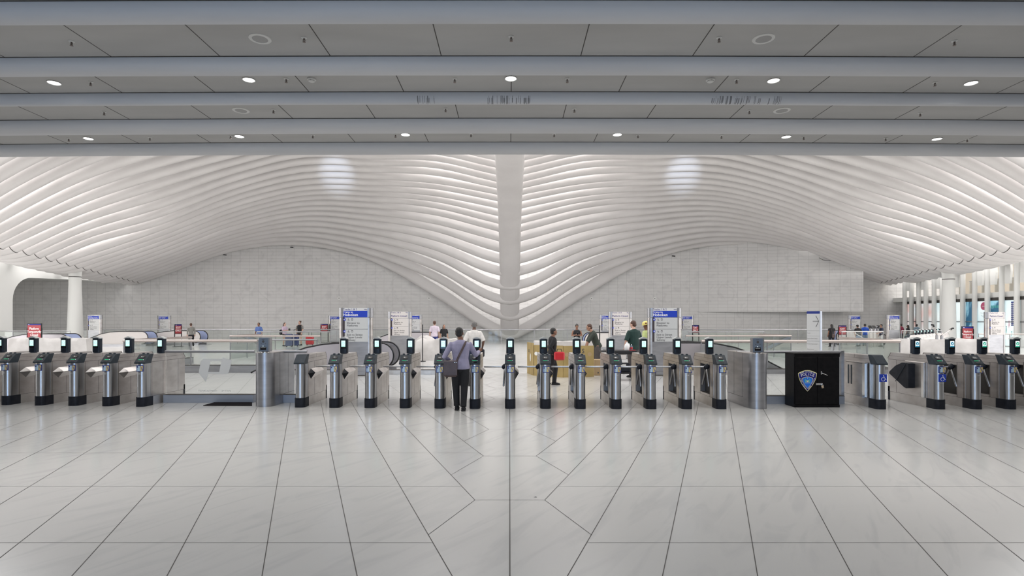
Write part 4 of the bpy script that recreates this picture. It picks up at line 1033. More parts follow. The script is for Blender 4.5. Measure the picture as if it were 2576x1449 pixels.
# ---------------------------------------------------------------- white covered hoardings and site things
def tarp(label, x0, x1, Y, dep, h, seed, rough=.03, crown=0):
    bm = bmesh.new(); nx, ny, nz = max(6, int((x1-x0)/.12)), max(4, int(dep/.12)), max(5, int(h/.12))
    mb = MB(); V = {}
    def vid(i, j, k):
        if (i, j, k) in V: return V[(i, j, k)]
        p = Vector((x0+(x1-x0)*i/nx, Y+dep*j/ny, h*k/nz)); q = p*1.6+Vector((seed*7, 0, 0))
        n = noise.noise_vector(q)*rough*1.6+noise.noise_vector(q*3)*rough
        top = k/nz
        u = (i/nx-.5)*2; v = (j/ny-.5)*2
        p.z -= crown*(u*u)*top*h*.3
        p.x += -u*.05*top*top+n.x*top; p.y += -v*.06*top*top+n.y; p.z += n.z*(1 if 0 < k else 0)
        if k == 0: p.z = 0.0
        V[(i, j, k)] = len(mb.v); mb.v.append(tuple(p)); return V[(i, j, k)]
    def quad(a, b, c, d): mb.f.append([vid(*a), vid(*b), vid(*c), vid(*d)]); mb.m.append(0); mb.s.append(True)
    for i in range(nx):
        for k in range(nz): quad((i, 0, k), (i+1, 0, k), (i+1, 0, k+1), (i, 0, k+1)); quad((i, ny, k), (i, ny, k+1), (i+1, ny, k+1), (i+1, ny, k))
        for j in range(ny): quad((i, j, nz), (i+1, j, nz), (i+1, j+1, nz), (i, j+1, nz))
    for j in range(ny):
        for k in range(nz): quad((0, j, k), (0, j, k+1), (0, j+1, k+1), (0, j+1, k)); quad((nx, j, k), (nx, j+1, k), (nx, j+1, k+1), (nx, j, k+1))
    return tag(mb.build('covered_hoarding', 'tarp', sharp=80), label, 'covered barrier', 'white covered barriers')
tarp('long white sheet-covered barrier behind the left gates', fx(17, 22), fx(217, 22), 22, .8, 1.03, 1)
tarp('crumpled white sheet over a low frame, left of the lavender-shirted man', fx(1046, 24.6), fx(1150, 24.6), 24.6, 1.2, .88, 2, .07)
tarp('rounded white sheet-covered object just behind the crumpled white frame', fx(1040, 27.2), fx(1098, 27.2), 27.2, .9, 1.02, 3, .07, 1)
tarp('white sheet-covered barrier behind the tan plywood screen', fx(1342, 20), fx(1505, 20), 20, .8, 1.0, 4, .02)
tarp('long white sheet-covered barrier behind the right gates', fx(2258, 22), fx(2476, 22), 22, .8, 1.0, 5)
for px, Y, z, l in ((1063, 24.0, 1.57, 'thin black pole standing beside the crumpled white sheet'), (1508.5, 21.8, 1.55, 'dark steel post standing left of the right Platform Closed totem')):
    t = thing('pole', l, 'pole', (fx(px, Y), Y, 0)); mb = MB(); mb.lathe([(.022, .02), (.022, z), (.001, z+.01)], 12); mb.build('shaft', 'black_frame', t)
    mb = MB(); mb.lathe([(.14, 0), (.14, .02), (.03, .035), (.022, .05)], 20); mb.build('base', 'black_frame', t)
# tan plywood screen
t = thing('plywood_screen', 'tan folding plywood screen with round holes behind the gates', 'screen', (0, 0, 0))
pan = [((fx(1326, 18.7), 18.7), (fx(1341.5, 17.95), 17.95), 1.03), ((fx(1342.5, 17.9), 17.9), (fx(1416, 17.3), 17.3), .975), ((fx(1417, 17.3), 17.3), (fx(1494, 17.55), 17.55), .965)]
for k, ((xa, ya), (xb, yb), h) in enumerate(pan):
    L = math.hypot(xb-xa, yb-ya); q = TR(xa, ya, 0) @ RZ(math.degrees(math.atan2(yb-ya, xb-xa)))
    mb = MB(); mb.box(0, L, 0, .02, 0, h, 0, q)
    if k == 0: mb.text('SLS', .13, .16, .72, -.003, 1, 'LEFT', q, .01); mb.disc(.42, .55, -.001, .05, 2, mt=q, rz=.13)
    if k == 1: mb.disc(.09, .70, -.001, .06, 2, mt=q); mb.box(L*.0+.005, .012, -.003, 0, .05, h-.02, 1, q)
    if k == 2: mb.text('S', .19, L*.60, .74, -.003, 1, 'LEFT', q, .015); mb.disc(L*.86, .70, -.001, .065, 3, mt=q); mb.disc(.12, .70, -.001, .065, 3, mt=q)
    mb.build('panel', ['ply', 'text_dark', 'white', 'cardboard'], t)
mb = MB(); x = fx(1496, 17.9); mb.bbox(x, x+.22, 17.9, 18.25, 0, .50, .004, 0); mb.box(x+.09, x+.13, 17.897, 17.9, .07, .11, 1); tag(mb.build('cardboard_box', ['cardboard', 'text_dark']), 'brown cardboard box standing right of the plywood screen', 'box')
# work cart
Yk = 16.3; kx0, kx1 = fx(1513, Yk), fx(1604, Yk); kw = kx1-kx0
t = thing('work_cart', 'black-topped work cart before the man in the dark green shirt', 'cart', (kx0, Yk, 0))
mb = MB(); mb.bbox(.12, kw, 0, .55, .77, .88, .02); mb.bbox(0, .2, .05, .5, .80, .87, .03); mb.build('tray_top', 'black_frame', t)
for x_ in (.16, kw-.06):
    for y_ in (.04, .50):
        mb = MB(); mb.box(x_-.02, x_+.02, y_-.02, y_+.02, .10, .78); mb.build('leg', 'black_frame', t)
        mb = MB(); mb.tube([(x_-.02, y_, .05), (x_+.02, y_, .05)], .05, 12, 0, (0, 0, 1)); mb.build('caster', 'black_rubber', t)
mb = MB(); mb.box(.12, kw-.02, 0, .54, .20, .25); mb.build('lower_shelf', 'black_frame', t)
b = MB(); b.bbox(kx0+.42, kx0+.72, Yk+.02, Yk+.4, .62, .765, .008, 0); tag(b.build('drawer_box', 'sign_cream'), 'cream drawer box hanging under the work cart top', 'box')
b = MB(); b.bbox(kx0+.30, kx0+.85, Yk+.05, Yk+.45, .25, .50, .02, 0); b.box(kx0+.42, kx0+.72, Yk+.045, Yk+.05, .44, .48, 1); tag(b.build('tool_case', ['black_rubber', 'spk_rim']), 'black tool case on the lower shelf of the work cart', 'case')
j = thing('milk_jug', 'white plastic milk jug standing on the black work cart', 'jug', (fx(1577, Yk+.2), Yk+.2, .88))
mb = MB(); mb.lathe([(.070, 0), (.076, .01), (.076, .12), (.060, .165), (.028, .20), (.022, .215)], 18); mb.tube([(.03, 0, .195), (.075, 0, .175), (.085, 0, .12), (.074, 0, .08)], .012, 8, 0, (0, 1, 0)); mb.build('jug_body', 'milk', j)
mb = MB(); mb.lathe([(.024, .213), (.024, .232), (.001, .234)], 14); mb.build('cap', 'white', j)
j = thing('drink_bottle', 'small clear bottle with red label beside the milk jug', 'bottle', (fx(1588.5, Yk+.2), Yk+.2, .88))
mb = MB(); mb.lathe([(.033, 0), (.035, .01), (.035, .10), (.016, .145), (.012, .155)], 14); mb.build('bottle_body', 'intercom', j)
mb = MB(); mb.lathe([(.0362, .04), (.0362, .085)], 14); mb.build('label', 'red', j)
mb = MB(); mb.lathe([(.014, .154), (.014, .170), (.001, .171)], 12); mb.build('cap', 'white', j)
mb = MB(); x = fx(1591, Yk+.12); mb.bbox(x-.10, x+.07, Yk+.03, Yk+.12, .88, .892, .004); tag(mb.build('red_tool', 'red'), 'flat red tool lying on the work cart beside the bottle', 'tool')

# luggage --------------------------------------------------------------------
def suitcase(label, m, px, Y, w, h, dep=.26, rz=0, handle=True):
    t = thing('suitcase', label, 'suitcase', (fx(px, Y), Y, 0), rz, 'travellers suitcases')
    mb = MB(); mb.bbox(-w/2, w/2, -dep/2, dep/2, .06, h, .05); mb.build('shell', m, t)
    mb = MB(); mb.box(-w/2+.06, w/2-.06, -dep/2-.012, -dep/2, .15, h*.45); mb.build('front_pocket', m, t)
    if handle:
        mb = MB(); mb.tube([(-.09, .05, h-.02), (-.09, .05, h+.30), (-.07, .05, h+.34), (.07, .05, h+.34), (.09, .05, h+.30), (.09, .05, h-.02)], .013, 6, 0, (0, 1, 0)); mb.build('pull_handle', 'black_frame', t)
    for s in (1, -1):
        mb = MB(); mb.tube([(s*(w/2-.06)-.02, 0, .035), (s*(w/2-.06)+.02, 0, .035)], .035, 10, 0, (0, 0, 1)); mb.build('wheel', 'black_rubber', t)
suitcase('slate suitcase standing beside the woman with the phone', 'dkblue_case', 727, 37.4, .42, .86, handle=False)
suitcase('navy suitcase with raised handle between the two travellers', 'navy', 742, 37.9, .46, .80, .3)
suitcase('bright red suitcase beside the woman in the grey cardigan', 'red', 779.5, 39.5, .52, .62, .3, 0, True)

# ticket screens, far gates on the right ------------------------------------
for i, (px, lean) in enumerate(((2190, 14), (2199, 20), (2208, -18))):
    Y = 37.0+.5*i; t = thing('ticket_screen', f'dark slanted screen on pale stand among the people at the right, {ORD[i]} from the left', 'kiosk', (fx(px, Y), Y, 0), 0, 'slanted ticket screens')
    mb = MB(); mb.bbox(-.10, .10, -.08, .12, 0, .95, .02); mb.build('stand', 'sign_cream', t)
    mb = MB(); mb.bbox(-.05, .05, -.06, .06, .92, 1.36, .015, 0, TR(0, 0, .92) @ RY(lean*.5) @ TR(0, 0, -.92)); mb.build('neck', 'steel_grey', t)
    mb = MB(); mb.bbox(-.035, .035, -.16, .16, 1.20, 1.42, .01, 0, TR(0, 0, 1.3) @ RY(-lean*2) @ TR(0, 0, -1.3)); mb.build('screen', 'glossy_black', t)
src = bpy.data.objects['turnstile.001']
for k in range(8):
    Y = 33+.78*k; px = 2303+8.4*k; x = fx(px, Y)-.60
    o = dup(src, (x, Y, 0), -90, f'small far turnstile before the right shopfronts, {ORD[k]} from the left of its row', .86); o['group'] = 'far turnstiles on the right'
for px0, py0, px1, py1, l in ((2357, 843, 2348, 818, 'upright slanting gate arm rising behind the far turnstiles'), (2369, 844, 2394, 827, 'low slanting gate arm beside the right round column')):
    Y = 31.0; a, b = at(px0, py0, Y), at(px1, py1, Y); t = thing('lift_barrier', l, 'barrier', (a.x, Y, 0))
    mb = MB(); mb.tube([(0, 0, 0), (0, 0, a.z)], .07, 10); mb.build('pedestal', 'steel_grey', t)
    mb = MB(); v = b-a; mb.tube([(0, 0, a.z), (v.x, 0, b.z)], [(.07, .03), (.045, .03)], 8, 0, (0, 1, 0)); mb.build('arm', 'steel', t)
    mb = MB(); u = v.normalized(); mb.tube([(v.x-u.x*.1, 0, b.z-u.z*.1), (v.x+.02*u.x, 0, b.z+u.z*.02), (v.x+(.10 if u.x > 0 else -.10), 0, b.z+.02)], .05, 8, 0, (0, 1, 0)); mb.build('end_cap', 'glossy_black', t)

# round fittings on the marble wall; small cameras and hanging cables under the first rib
for i, (px, py) in enumerate(((853, 750), (1079, 750), (1488, 751), (1647, 751))):
    p = at(px, py, YW-.02); t = thing('wall_fitting', f'round white fitting with grey centre on the marble wall, {ORD[i]} from the left', 'wall fitting', p, 0, 'round wall fittings')
    mb = MB(); mb.lathe([(.062, 0), (.068, .02), (.118, .02), (.125, 0)], 24, 0, RX(90)); mb.build('ring', 'white', t)
    mb = MB(); mb.lathe([(.001, .012), (.064, .012), (.064, 0)], 24, 0, RX(90)); mb.build('centre', 'grille', t)
for px, py, l in ((567, 638, 'tiny dark camera at the wall edge under the left arch'), (735, 619, 'tiny dark camera at the crest of the left arch'), (1694, 641, 'tiny dark camera at the wall edge under the right arch')):
    p = at(px, py+3, YW-.03); t = thing('wall_camera', l, 'camera', p)
    mb = MB(); mb.tube([(-.13, -.06, 0), (.13, -.1, -.03)], .045, 10, 0, (0, 0, 1)); mb.build('camera_body', 'black_frame', t)
    mb = MB(); mb.tube([(0, .03, .02), (0, -.07, 0)], .025, 8, 0, (0, 0, 1)); mb.build('bracket', 'spk_rim', t)
for px, py, w, l in ((1934, 622, .62, 'dark cable loop hanging under the crest of the right arch'), (2082, 651, .70, 'dark cable loop hanging at the top of the marble bulkhead')):
    yq = YW-.05-(0 if px < 2000 else 2.2); p = at(px, py, yq); mb = MB()
    mb.tube([(p.x-w, yq, p.z+.08), (p.x-w*.6, yq-.05, p.z-.10), (p.x, yq-.06, p.z-.17), (p.x+w*.6, yq-.05, p.z-.10), (p.x+w, yq, p.z+.12)], .018, 8, 0, (0, 1, 0)); tag(mb.build('hanging_cable', 'dark_joint'), l, 'cable')
# ---------------------------------------------------------------- people
def lerp(a, b, t): return Vector(a)*(1-t)+Vector(b)*t
def person(label, loc, rz, s, J=None, skin='skin_light', hair='short', hairm='hair_black', top='c_white', sleeve=.45, legs='c_black', legcut=1.0,
           shoes='c_black', bend=0, yaw=0, nod=0, build=1.0, over=None, detail=.011, belly=0):
    t = thing('person', label, 'person', loc, rz)
    P = dict(hipL=(-.092, 0, .92), kneeL=(-.10, .025, .50), ankL=(-.105, -.01, .085), hipR=(.092, 0, .92), kneeR=(.10, .025, .50), ankR=(.105, -.01, .085),
             shL=(-.185, 0, 1.388), elL=(-.245, -.03, 1.14), wrL=(-.25, .05, .90), shR=(.185, 0, 1.388), elR=(.245, -.03, 1.14), wrR=(.25, .05, .90), head=(0, .02, 1.625))
    P.update(J or {})
    P = {k: Vector(v) for k, v in P.items()}
    B = Matrix.Translation((0, 0, .95)) @ RX(-bend) @ Matrix.Translation((0, 0, -.95))
    for k in ('shL', 'elL', 'wrL', 'shR', 'elR', 'wrR', 'head'): P[k] = B @ P[k]
    b = build
    tor = [((0, 0, .83), (.10*b, .085)), ((0, 0, .90), (.155*b, .108)), ((0, 0, .98), (.158*b, .112)), ((0, .005, 1.08), (.140*b, .100+belly)), ((0, .005, 1.20), (.152*b, .108+belly*.6)),
           ((0, -.005, 1.32), (.172*b, .112)), ((0, -.008, 1.40), (.172*b, .100)), ((0, -.008, 1.445), (.115*b, .075)), ((0, -.002, 1.475), (.064, .060)), ((0, .008, 1.54), (.052, .056))]
    torso = [(B @ Vector(p), r) for p, r in tor]
    hd = P['head']
    def tube(mb, pts, rad): mb.tube(pts, rad, 14, 0, (1, 0, 0))
    mb = MB(); tube(mb, [p for p, r in torso], [r for p, r in torso])
    HM = Matrix.Translation(hd) @ RZ(yaw) @ RX(-nod-bend*.4)
    mb.ball((0, -.012, .022), (.076, .096, .094), 16, 0, HM); mb.ball((0, .022, -.040), (.058, .068, .070), 14, 0, HM); mb.ball((0, .060, -.080), (.030, .026, .024), 10, 0, HM)
    mb.add([(-.012, .080, -.035), (.012, .080, -.035), (0, .114, -.030), (-.006, .088, .015), (.006, .088, .015)], [(0, 2, 1), (0, 3, 2), (1, 2, 4), (3, 4, 2), (0, 1, 4, 3)], 0, True, HM)
    for q in (1, -1): mb.ball((q*.078, -.006, -.012), (.013, .024, .034), 10, 0, HM)
    mb.tube([B @ Vector((0, .0, 1.49)), hd+Vector((0, -.015, -.05))], .052, 12)
    for S_, q in (('L', -1), ('R', 1)):
        sh, el, wr = P['sh'+S_], P['el'+S_], P['wr'+S_]
        tube(mb, [B @ Vector((q*.09, -.005, 1.395)), sh, lerp(sh, el, .45), el, lerp(el, wr, .35), wr], [.062, .056, .048, .040, .040, .027])
        d = (wr-el).normalized(); side = d.cross(Vector((0, 1, 0)) if abs(d.y) < .9 else Vector((1, 0, 0))).normalized(); nrm = side.cross(d)
        pm = wr+d*.045; mb.tube([wr-d*.01, wr+d*.03, wr+d*.075, wr+d*.09], [(.024, .020), (.038, .018), (.040, .016), (.030, .012)], 10, 0, side)
        for k, (o, ln) in enumerate(((-.030, .068), (-.010, .078), (.010, .074), (.029, .058))):
            a0 = wr+d*.080+side*o; a1 = a0+d*ln*.5+nrm*.006; a2 = a1+d*ln*.42+nrm*.022; mb.tube([a0-d*.012, a0, a1, a2], [.0095, .0095, .009, .007], 7, 0, nrm)
        a0 = wr+d*.025-side*.030; mb.tube([a0, a0-side*.022+d*.025, a0-side*.030+d*.058+nrm*.012], [.013, .011, .008], 7, 0, nrm)
        hp, kn, an = P['hip'+S_], P['knee'+S_], P['ank'+S_]
        tube(mb, [hp+Vector((0, 0, .03)), lerp(hp, kn, .25), lerp(hp, kn, .7), kn, lerp(kn, an, .3), lerp(kn, an, .75), an], [.092*b, .086*b, .062, .054, .056, .038, .036])
        tube(mb, [an+Vector((0, -.05, -.05)), an+Vector((0, .04, -.045)), an+Vector((0, .15, -.062))], [(.036, .030), (.042, .032), (.036, .018)])
    body = mb.build('body', skin, t); remesh(body, detail*.8, 2)
    # garments ---------------------------------------------------------------
    if top:
        mb = MB(); T = [(B @ Vector((0, 0, .865)), (.186*b, .138)), (B @ Vector((0, 0, .92)), (.186*b, .138))]+[(p, (r[0]+.020, r[1]+.020)) for p, r in torso[2:8]]; T.append((torso[8][0], (.074, .070)))
        if legs is None: T = [(B @ Vector((0, 0, .62)), (.185, .15)), (B @ Vector((0, 0, .78)), (.175, .14))]+T
        tube(mb, [p for p, r in T], [r for p, r in T])
        for S_, q in (('L', -1), ('R', 1)):
            sh, el, wr = P['sh'+S_], P['el'+S_], P['wr'+S_]
            A = [B @ Vector((q*.08, -.005, 1.392)), sh+Vector((0, 0, .002))]; R = [.076, .066]
            if sleeve > 0:
                for f in (.2, .4, .6, .8, 1.0):
                    if f <= sleeve*2+.01: A.append(lerp(sh, el, f)); R.append(.066-.012*f if sleeve > .6 else .068)
                if sleeve > .6:
                    for f in (.3, .6, .95): A.append(lerp(el, wr, f)); R.append(.054-.014*f)
                tube(mb, A, R)
        g = mb.build('shirt' if legs else 'dress', top, t); remesh(g, detail, 3)
    if over:
        mb = MB(); T = [(p-Vector((0, .012, 0)), (r[0]+.028, r[1]+.012)) for p, r in torso[1:8]]
        tube(mb, [p for p, r in T], [r for p, r in T])
        for S_ in 'LR':
            sh, el = P['sh'+S_], P['el'+S_]; tube(mb, [sh, lerp(sh, el, .5), lerp(sh, el, .95)], [.078, .070, .062])
        g = mb.build('cardigan', over, t); remesh(g, detail, 3)
    if legs:
        mb = MB(); tube(mb, [(0, 0, .80), (0, 0, .88), (0, 0, .97), (0, 0, 1.0)], [(.10*b, .09), (.170*b, .122), (.166*b, .120), (.156*b, .112)])
        for S_, q in (('L', -1), ('R', 1)):
            hp, kn, an = P['hip'+S_], P['knee'+S_], P['ank'+S_]
            A = [hp+Vector((0, 0, .02)), lerp(hp, kn, .3), lerp(hp, kn, .6)]; R = [.090*b, .103*b, .094*b]
            if legcut > .6: A += [kn, lerp(kn, an, .4), lerp(kn, an, .8), lerp(kn, an, 1.0)]; R += [.082, .074, .066, .068]
            tube(mb, A, R)
        g = mb.build('trousers' if legcut > .6 else 'shorts', legs, t); remesh(g, detail, 2)
    for S_ in 'LR':
        an = P['ank'+S_]; mb = MB()
        tube(mb, [an+Vector((0, -.075, -.045)), an+Vector((0, -.03, -.030)), an+Vector((0, .05, -.040)), an+Vector((0, .14, -.052)), an+Vector((0, .185, -.060))], [(.034, .036), (.044, .052), (.047, .042), (.046, .030), (.030, .020)])
        mb.box(an.x-.045, an.x+.045, an.y-.09, an.y+.185, an.z-.084, an.z-.066); g = mb.build('shoe', shoes, t); remesh(g, .010, 2)
    # hair, hat, face ----------------------------------------------------------
    mb = MB()
    if hair in ('short', 'long', 'pony', 'bun', 'cap'):
        mb.ball((0, -.026, .036), (.086, .094, .094), 16, 0, HM); mb.ball((0, -.052, -.020), (.074, .062, .066), 14, 0, HM)
    if hair == 'grey': mb.ball((0, -.030, .034), (.083, .089, .087), 16, 0, HM); mb.ball((0, -.050, -.015), (.074, .058, .055), 12, 0, HM)
    if hair == 'long': mb.tube([(0, -.06, .03), (0, -.085, -.12), (0, -.10, -.28), (0, -.10, -.42)], [(.088, .06), (.105, .055), (.10, .045), (.06, .03)], 14, 0, (1, 0, 0), mt=HM)
    if hair == 'pony': mb.tube([(0, -.10, .02), (.0, -.135, -.06), (0, -.13, -.20), (0, -.12, -.27)], [.034, .036, .028, .012], 10, 0, (1, 0, 0), mt=HM)
    if hair == 'bun': mb.ball((0, -.10, .075), (.05, .05, .045), 12, 0, HM)
    if mb.v:
        h = mb.build('hair', hairm, t); remesh(h, .011, 2)
    if hair == 'hat':
        mb = MB(); mb.lathe([(.135, .045), (.128, .052), (.112, .055), (.112, .085), (.098, .125), (.062, .150), (.020, .158), (.001, .159)], 22, 0, HM @ TR(0, -.005, 0))
        mb.ball((0, .075, .052), (.07, .055, .008), 12, 0, HM); hh = mb.build('hard_hat', 'hard_hat', t)
        mb = MB(); mb.lathe([(.024, 0), (.024, .006), (.001, .007)], 14, 0, HM @ TR(-.095, .035, .095) @ RZ(-20) @ RY(-78)); mb.build('hat_sticker', 'c_maroon', hh)
        mb = MB(); mb.ball((0, -.040, -.005), (.078, .07, .065), 12, 0, HM); mb.build('hair', hairm, t)
    if hair == 'cap': mb = MB(); mb.ball((0, -.015, .058), (.090, .100, .070), 14, 0, HM); mb.ball((0, .10, .040), (.065, .06, .010), 12, 0, HM); mb.build('cap', 'c_black', t)
    for q in (1, -1):
        mb = MB(); mb.ball((q*.031, .074, .004), (.012, .008, .007), 8, 0, HM); mb.build('eye', 'eye', t)
    mb = MB(); mb.ball((0, .084, -.062), (.024, .008, .006), 8, 0, HM); mb.build('mouth', 'c_maroon', t)
    t.scale = (s, s, s)
    return t
def at0(px, Y): return (fx(px, Y), Y, 0)
WALK = dict(kneeL=(-.10, .10, .52), ankL=(-.10, .02, .11), kneeR=(.10, -.02, .49), ankR=(.10, -.20, .13))
# the man at the gate, seen from behind
Ym = 11.02; mx = fx(1158.5, Ym)
person('man in lavender shirt with brown shoulder bag, seen from behind at the gates', (mx, Ym, 0), 0, .925,
       dict(hipL=(-.088, 0, .92), kneeL=(-.100, .04, .50), ankL=(-.078, .02, .085), hipR=(.092, 0, .92), kneeR=(.078, .0, .50), ankR=(.068, -.10, .085),
            shL=(-.200, .0, 1.378), elL=(-.335, -.06, 1.125), wrL=(-.235, .14, 1.03), shR=(.192, .02, 1.378), elR=(.315, .16, 1.150), wrR=(.37, .36, 1.215), head=(-.025, .035, 1.625)),
       'skin_brown', 'short', 'hair_black', 'c_lav', 1.0, 'c_black', 1.0, 'c_black', yaw=-8, build=1.06, detail=.009)
t = thing('shoulder_bag', 'brown leather shoulder bag hanging at the left hip of the man in the lavender shirt', 'bag', (mx, Ym, 0))
mb = MB(); mb.bbox(-.30, -.05, -.205, -.130, .665, .965, .025, 0); b = mb.build('bag_body', 'leather', t)
mb = MB(); mb.bbox(-.305, -.045, -.220, -.200, .70, .975, .012, 0); mb.bbox(-.305, -.045, -.215, -.13, .955, .978, .008, 0); mb.build('flap', 'leather', b)
mb = MB(); mb.box(-.100, -.082, -.226, -.218, .938, .955); mb.box(-.068, -.055, -.224, -.215, .938, .952); mb.build('buckle', 'steel', b)
mb = MB(); mb.tube([(-.065, -.185, .955), (-.02, -.165, 1.06), (.04, -.150, 1.18), (.085, -.128, 1.28), (.108, -.060, 1.345), (.112, .03, 1.345), (.08, .125, 1.24), (-.02, .150, 1.05), (-.15, .11, .98), (-.27, -.02, .96), (-.29, -.14, .95)], [(.020, .004)]*11, 8, 0, (1, 0, 0)); mb.build('strap', 'leather', t)

person('man with grey hair walking away in a white polo shirt, beyond the gates', at0(1193, 17.4), 5, .985, dict(WALK, elL=(-.30, -.07, 1.13), wrL=(-.20, .14, .98), elR=(.29, -.05, 1.13)), 'skin_dark', 'grey', 'hair_grey', 'c_white', .5, 'c_dnavy', 1.0, build=1.08)
t = thing('hand_bag', 'black bag in the right hand of the man in the white polo shirt', 'bag', at0(1213, 17.45)); mb = MB(); mb.bbox(-.07, .07, -.13, .13, .62, .86, .03); mb.build('bag_body', 'black_rubber', t)
mb = MB(); mb.tube([(0, -.08, .85), (0, -.05, .93), (0, .05, .93), (0, .08, .85)], .01, 7, 0, (1, 0, 0)); mb.build('handle', 'black_rubber', t)
person('walker in a lilac shirt and navy shorts far beyond the crumpled white sheet', at0(1093, 31), 10, .99, WALK, 'skin_tan', 'short', 'hair_brown', 'c_lilac', .5, 'c_navy', 1.0)
person('small figure in black top with brown hair beside the walker in the lilac shirt', at0(1117, 33.5), 200, .86, None, 'skin_tan', 'long', 'hair_brown', 'c_black', .5, 'c_tan', 1.0)
person('walker all in black passing between the gates and the plywood screen', at0(1388, 15.2), -80, .89, dict(kneeL=(-.10, .14, .52), ankL=(-.10, .10, .085), kneeR=(.10, -.06, .50), ankR=(.10, -.24, .13), elR=(.26, -.12, 1.16), wrR=(.24, .02, .95)), 'skin_brown', 'short', 'hair_black', 'c_black', 1.0, 'c_black', 1.0, bend=4)
t = thing('red_bag', 'red bag carried by the walker all in black', 'bag', at0(1407, 14.9)); mb = MB(); mb.bbox(-.14, .14, -.06, .06, .70, .92, .03); mb.build('bag_body', 'red', t)
mb = MB(); mb.tube([(-.07, 0, .91), (-.05, 0, .99), (.05, 0, .99), (.07, 0, .91)], .01, 7, 0, (0, 1, 0)); mb.build('handle', 'black_rubber', t)
person('woman in black tank top looking down at a phone in both hands', at0(1451, 26), 178, .90, dict(elL=(-.25, .02, 1.16), wrL=(-.06, .22, 1.20), elR=(.25, .02, 1.16), wrR=(.06, .22, 1.20)), 'skin_brown', 'bun', 'hair_black', 'c_black', 0, 'c_black', 1.0, nod=28)
mb = MB(); mb.bbox(-.035, .035, -.31, -.296, 1.09, 1.20, .004); o = tag(mb.build('phone', 'glossy_black'), 'small dark phone in the hands of the woman in the tank top', 'phone'); o.location = at0(1451, 26)
person('stooping worker in dark green shirt reaching over the plywood screen', at0(1503, 18.75), 95, .97, dict(elL=(-.22, .30, 1.22), wrL=(-.16, .44, 1.02), elR=(.24, .22, 1.18), wrR=(.20, .40, 1.0)), 'skin_tan', 'short', 'hair_brown', 'c_moss', .5, 'c_gpants', 1.0, bend=24, nod=10)
person('stout man in dark green T-shirt seen from behind beside the work cart', at0(1594, 17.35), 28, 1.0, dict(elL=(-.29, .0, 1.13), wrL=(-.27, .10, .90), elR=(.30, .02, 1.14), wrR=(.26, .20, 1.0), head=(0, .035, 1.62)), 'skin_light', 'short', 'hair_brown', 'c_dgreen', .55, 'c_gpants', 1.0, yaw=18, nod=14, build=1.18, belly=.03)
person('worker in yellow hard hat and lime shirt, half hidden by the right Hoboken totem', at0(1626, 18.7), 100, .97, None, 'skin_brown', 'hat', 'hair_black', 'c_lime', .55, 'c_denim', 1.0, nod=16, yaw=10)
person('stooped figure in dark clothes near the escalator end on the left', at0(481, 37.6), 40, .90, WALK, 'skin_light', 'short', 'hair_brown', 'c_grey', 1.0, 'c_black', 1.0, bend=8)
person('man in blue shirt walking behind the glass railings, left of the travellers', at0(651, 36.6), 170, .92, WALK, 'skin_brown', 'short', 'hair_black', 'c_blue', .55, 'c_cream', 1.0)
person('woman in lilac top and dark shorts looking at a phone beside suitcases', at0(716, 38.6), -115, .915, dict(elL=(-.22, .02, 1.15), wrL=(-.10, .24, 1.18), elR=(.22, .03, 1.15), wrR=(.08, .25, 1.16)), 'skin_light', 'pony', 'hair_brown', 'c_pink', .5, 'c_olive', .5, nod=12)
mb = MB(); mb.bbox(-.06, .06, -.02, .02, 1.06, 1.20, .005); o = tag(mb.build('phone', 'glossy_black'), 'dark phone held out by the woman in the lilac top', 'phone'); o.location = at0(728, 38.45)
t = thing('back_bag', 'black bag on the back of the woman in the lilac top', 'bag', at0(709, 38.7)); mb = MB(); mb.bbox(-.15, .06, -.12, .12, .76, 1.12, .06); mb.build('bag_body', 'black_rubber', t)
mb = MB(); mb.tube([(0, -.08, 1.10), (.10, -.10, 1.28), (.20, -.09, 1.22)], .012, 7, 0, (0, 1, 0)); mb.build('strap', 'black_rubber', t)
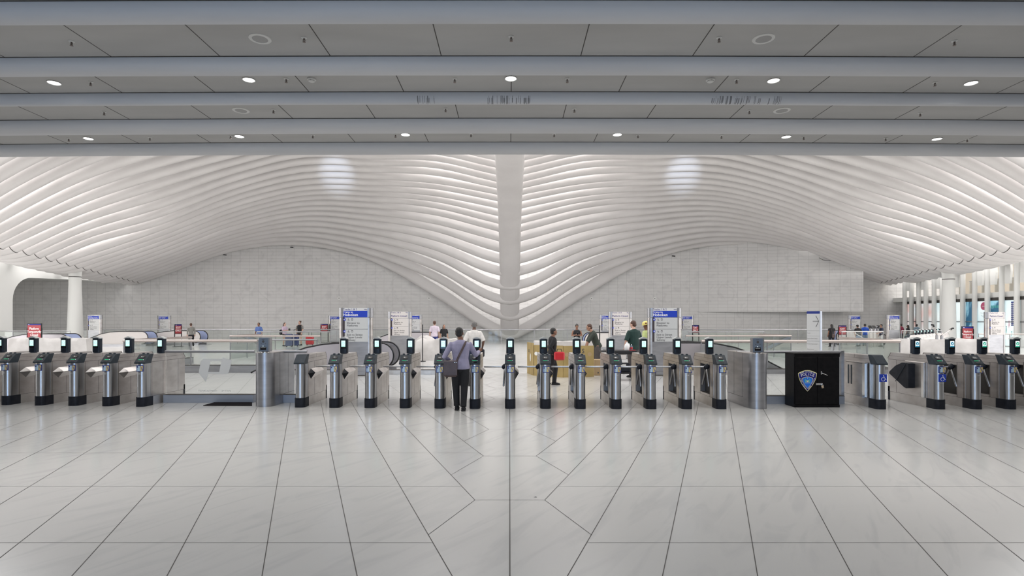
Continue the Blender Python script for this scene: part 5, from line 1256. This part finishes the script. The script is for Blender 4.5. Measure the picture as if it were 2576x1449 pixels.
person('woman in grey cardigan over black dress, standing beside the red suitcase', at0(754, 39.6), 170, .985, dict(elL=(-.25, .02, 1.14), wrL=(-.20, .10, .90), elR=(.25, .02, 1.14), wrR=(.20, .10, .90)), 'skin_light', 'bun', 'hair_brown', 'c_black', 0, None, over='c_grey', yaw=-25)
person('woman in black with long dark hair walking away on the right', at0(2092, 37.2), 0, .86, WALK, 'skin_brown', 'long', 'hair_black', 'c_black', .3, 'c_black', 1.0)
t = thing('hand_bag', 'dark bag at the hip of the woman with long dark hair', 'bag', at0(2097, 36.95)); mb = MB(); mb.bbox(-.10, .10, -.05, .05, .62, .86, .03); mb.build('bag_body', 'leather', t)
mb = MB(); mb.tube([(-.06, 0, .85), (-.10, .06, 1.15), (-.12, .16, 1.22)], .008, 6, 0, (0, 1, 0)); mb.build('strap', 'leather', t)
person('broad man in black shirt and black cap bending at the ticket screens', at0(2160, 38.2), 0, .84, dict(elL=(-.30, .05, 1.16), elR=(.30, .05, 1.16)), 'skin_tan', 'cap', 'hair_black', 'c_black', .6, 'c_denim', 1.0, bend=12, build=1.2)
person('man in bright blue shirt and jeans standing at the ticket screens', at0(2176, 38.9), -15, .87, dict(elR=(.27, .08, 1.15), wrR=(.20, .28, 1.05)), 'skin_tan', 'short', 'hair_black', 'c_royal', .5, 'c_denim', 1.0)
person('man in navy shirt and white trousers facing the ticket screens from the right', at0(2217, 37.6), 80, .86, dict(elL=(-.25, .06, 1.15), wrL=(-.15, .28, 1.06)), 'skin_tan', 'short', 'hair_black', 'c_dnavy', .5, 'c_cream', 1.0, nod=10)
person('person in maroon top before the right shopfronts', at0(2267, 43.2), 20, .86, None, 'skin_brown', 'short', 'hair_black', 'c_maroon', .5, 'c_black', 1.0)
person('person with dark hair and teal bottoms before the right shopfronts', at0(2284, 43.6), 30, .80, None, 'skin_brown', 'long', 'hair_black', 'c_black', .5, 'c_steelblue', 1.0)
person('person in grey-blue top before the right shopfronts, behind the far turnstiles', at0(2306, 44), 0, .84, None, 'skin_brown', 'short', 'hair_black', 'c_steelblue', .5, 'c_black', 1.0)
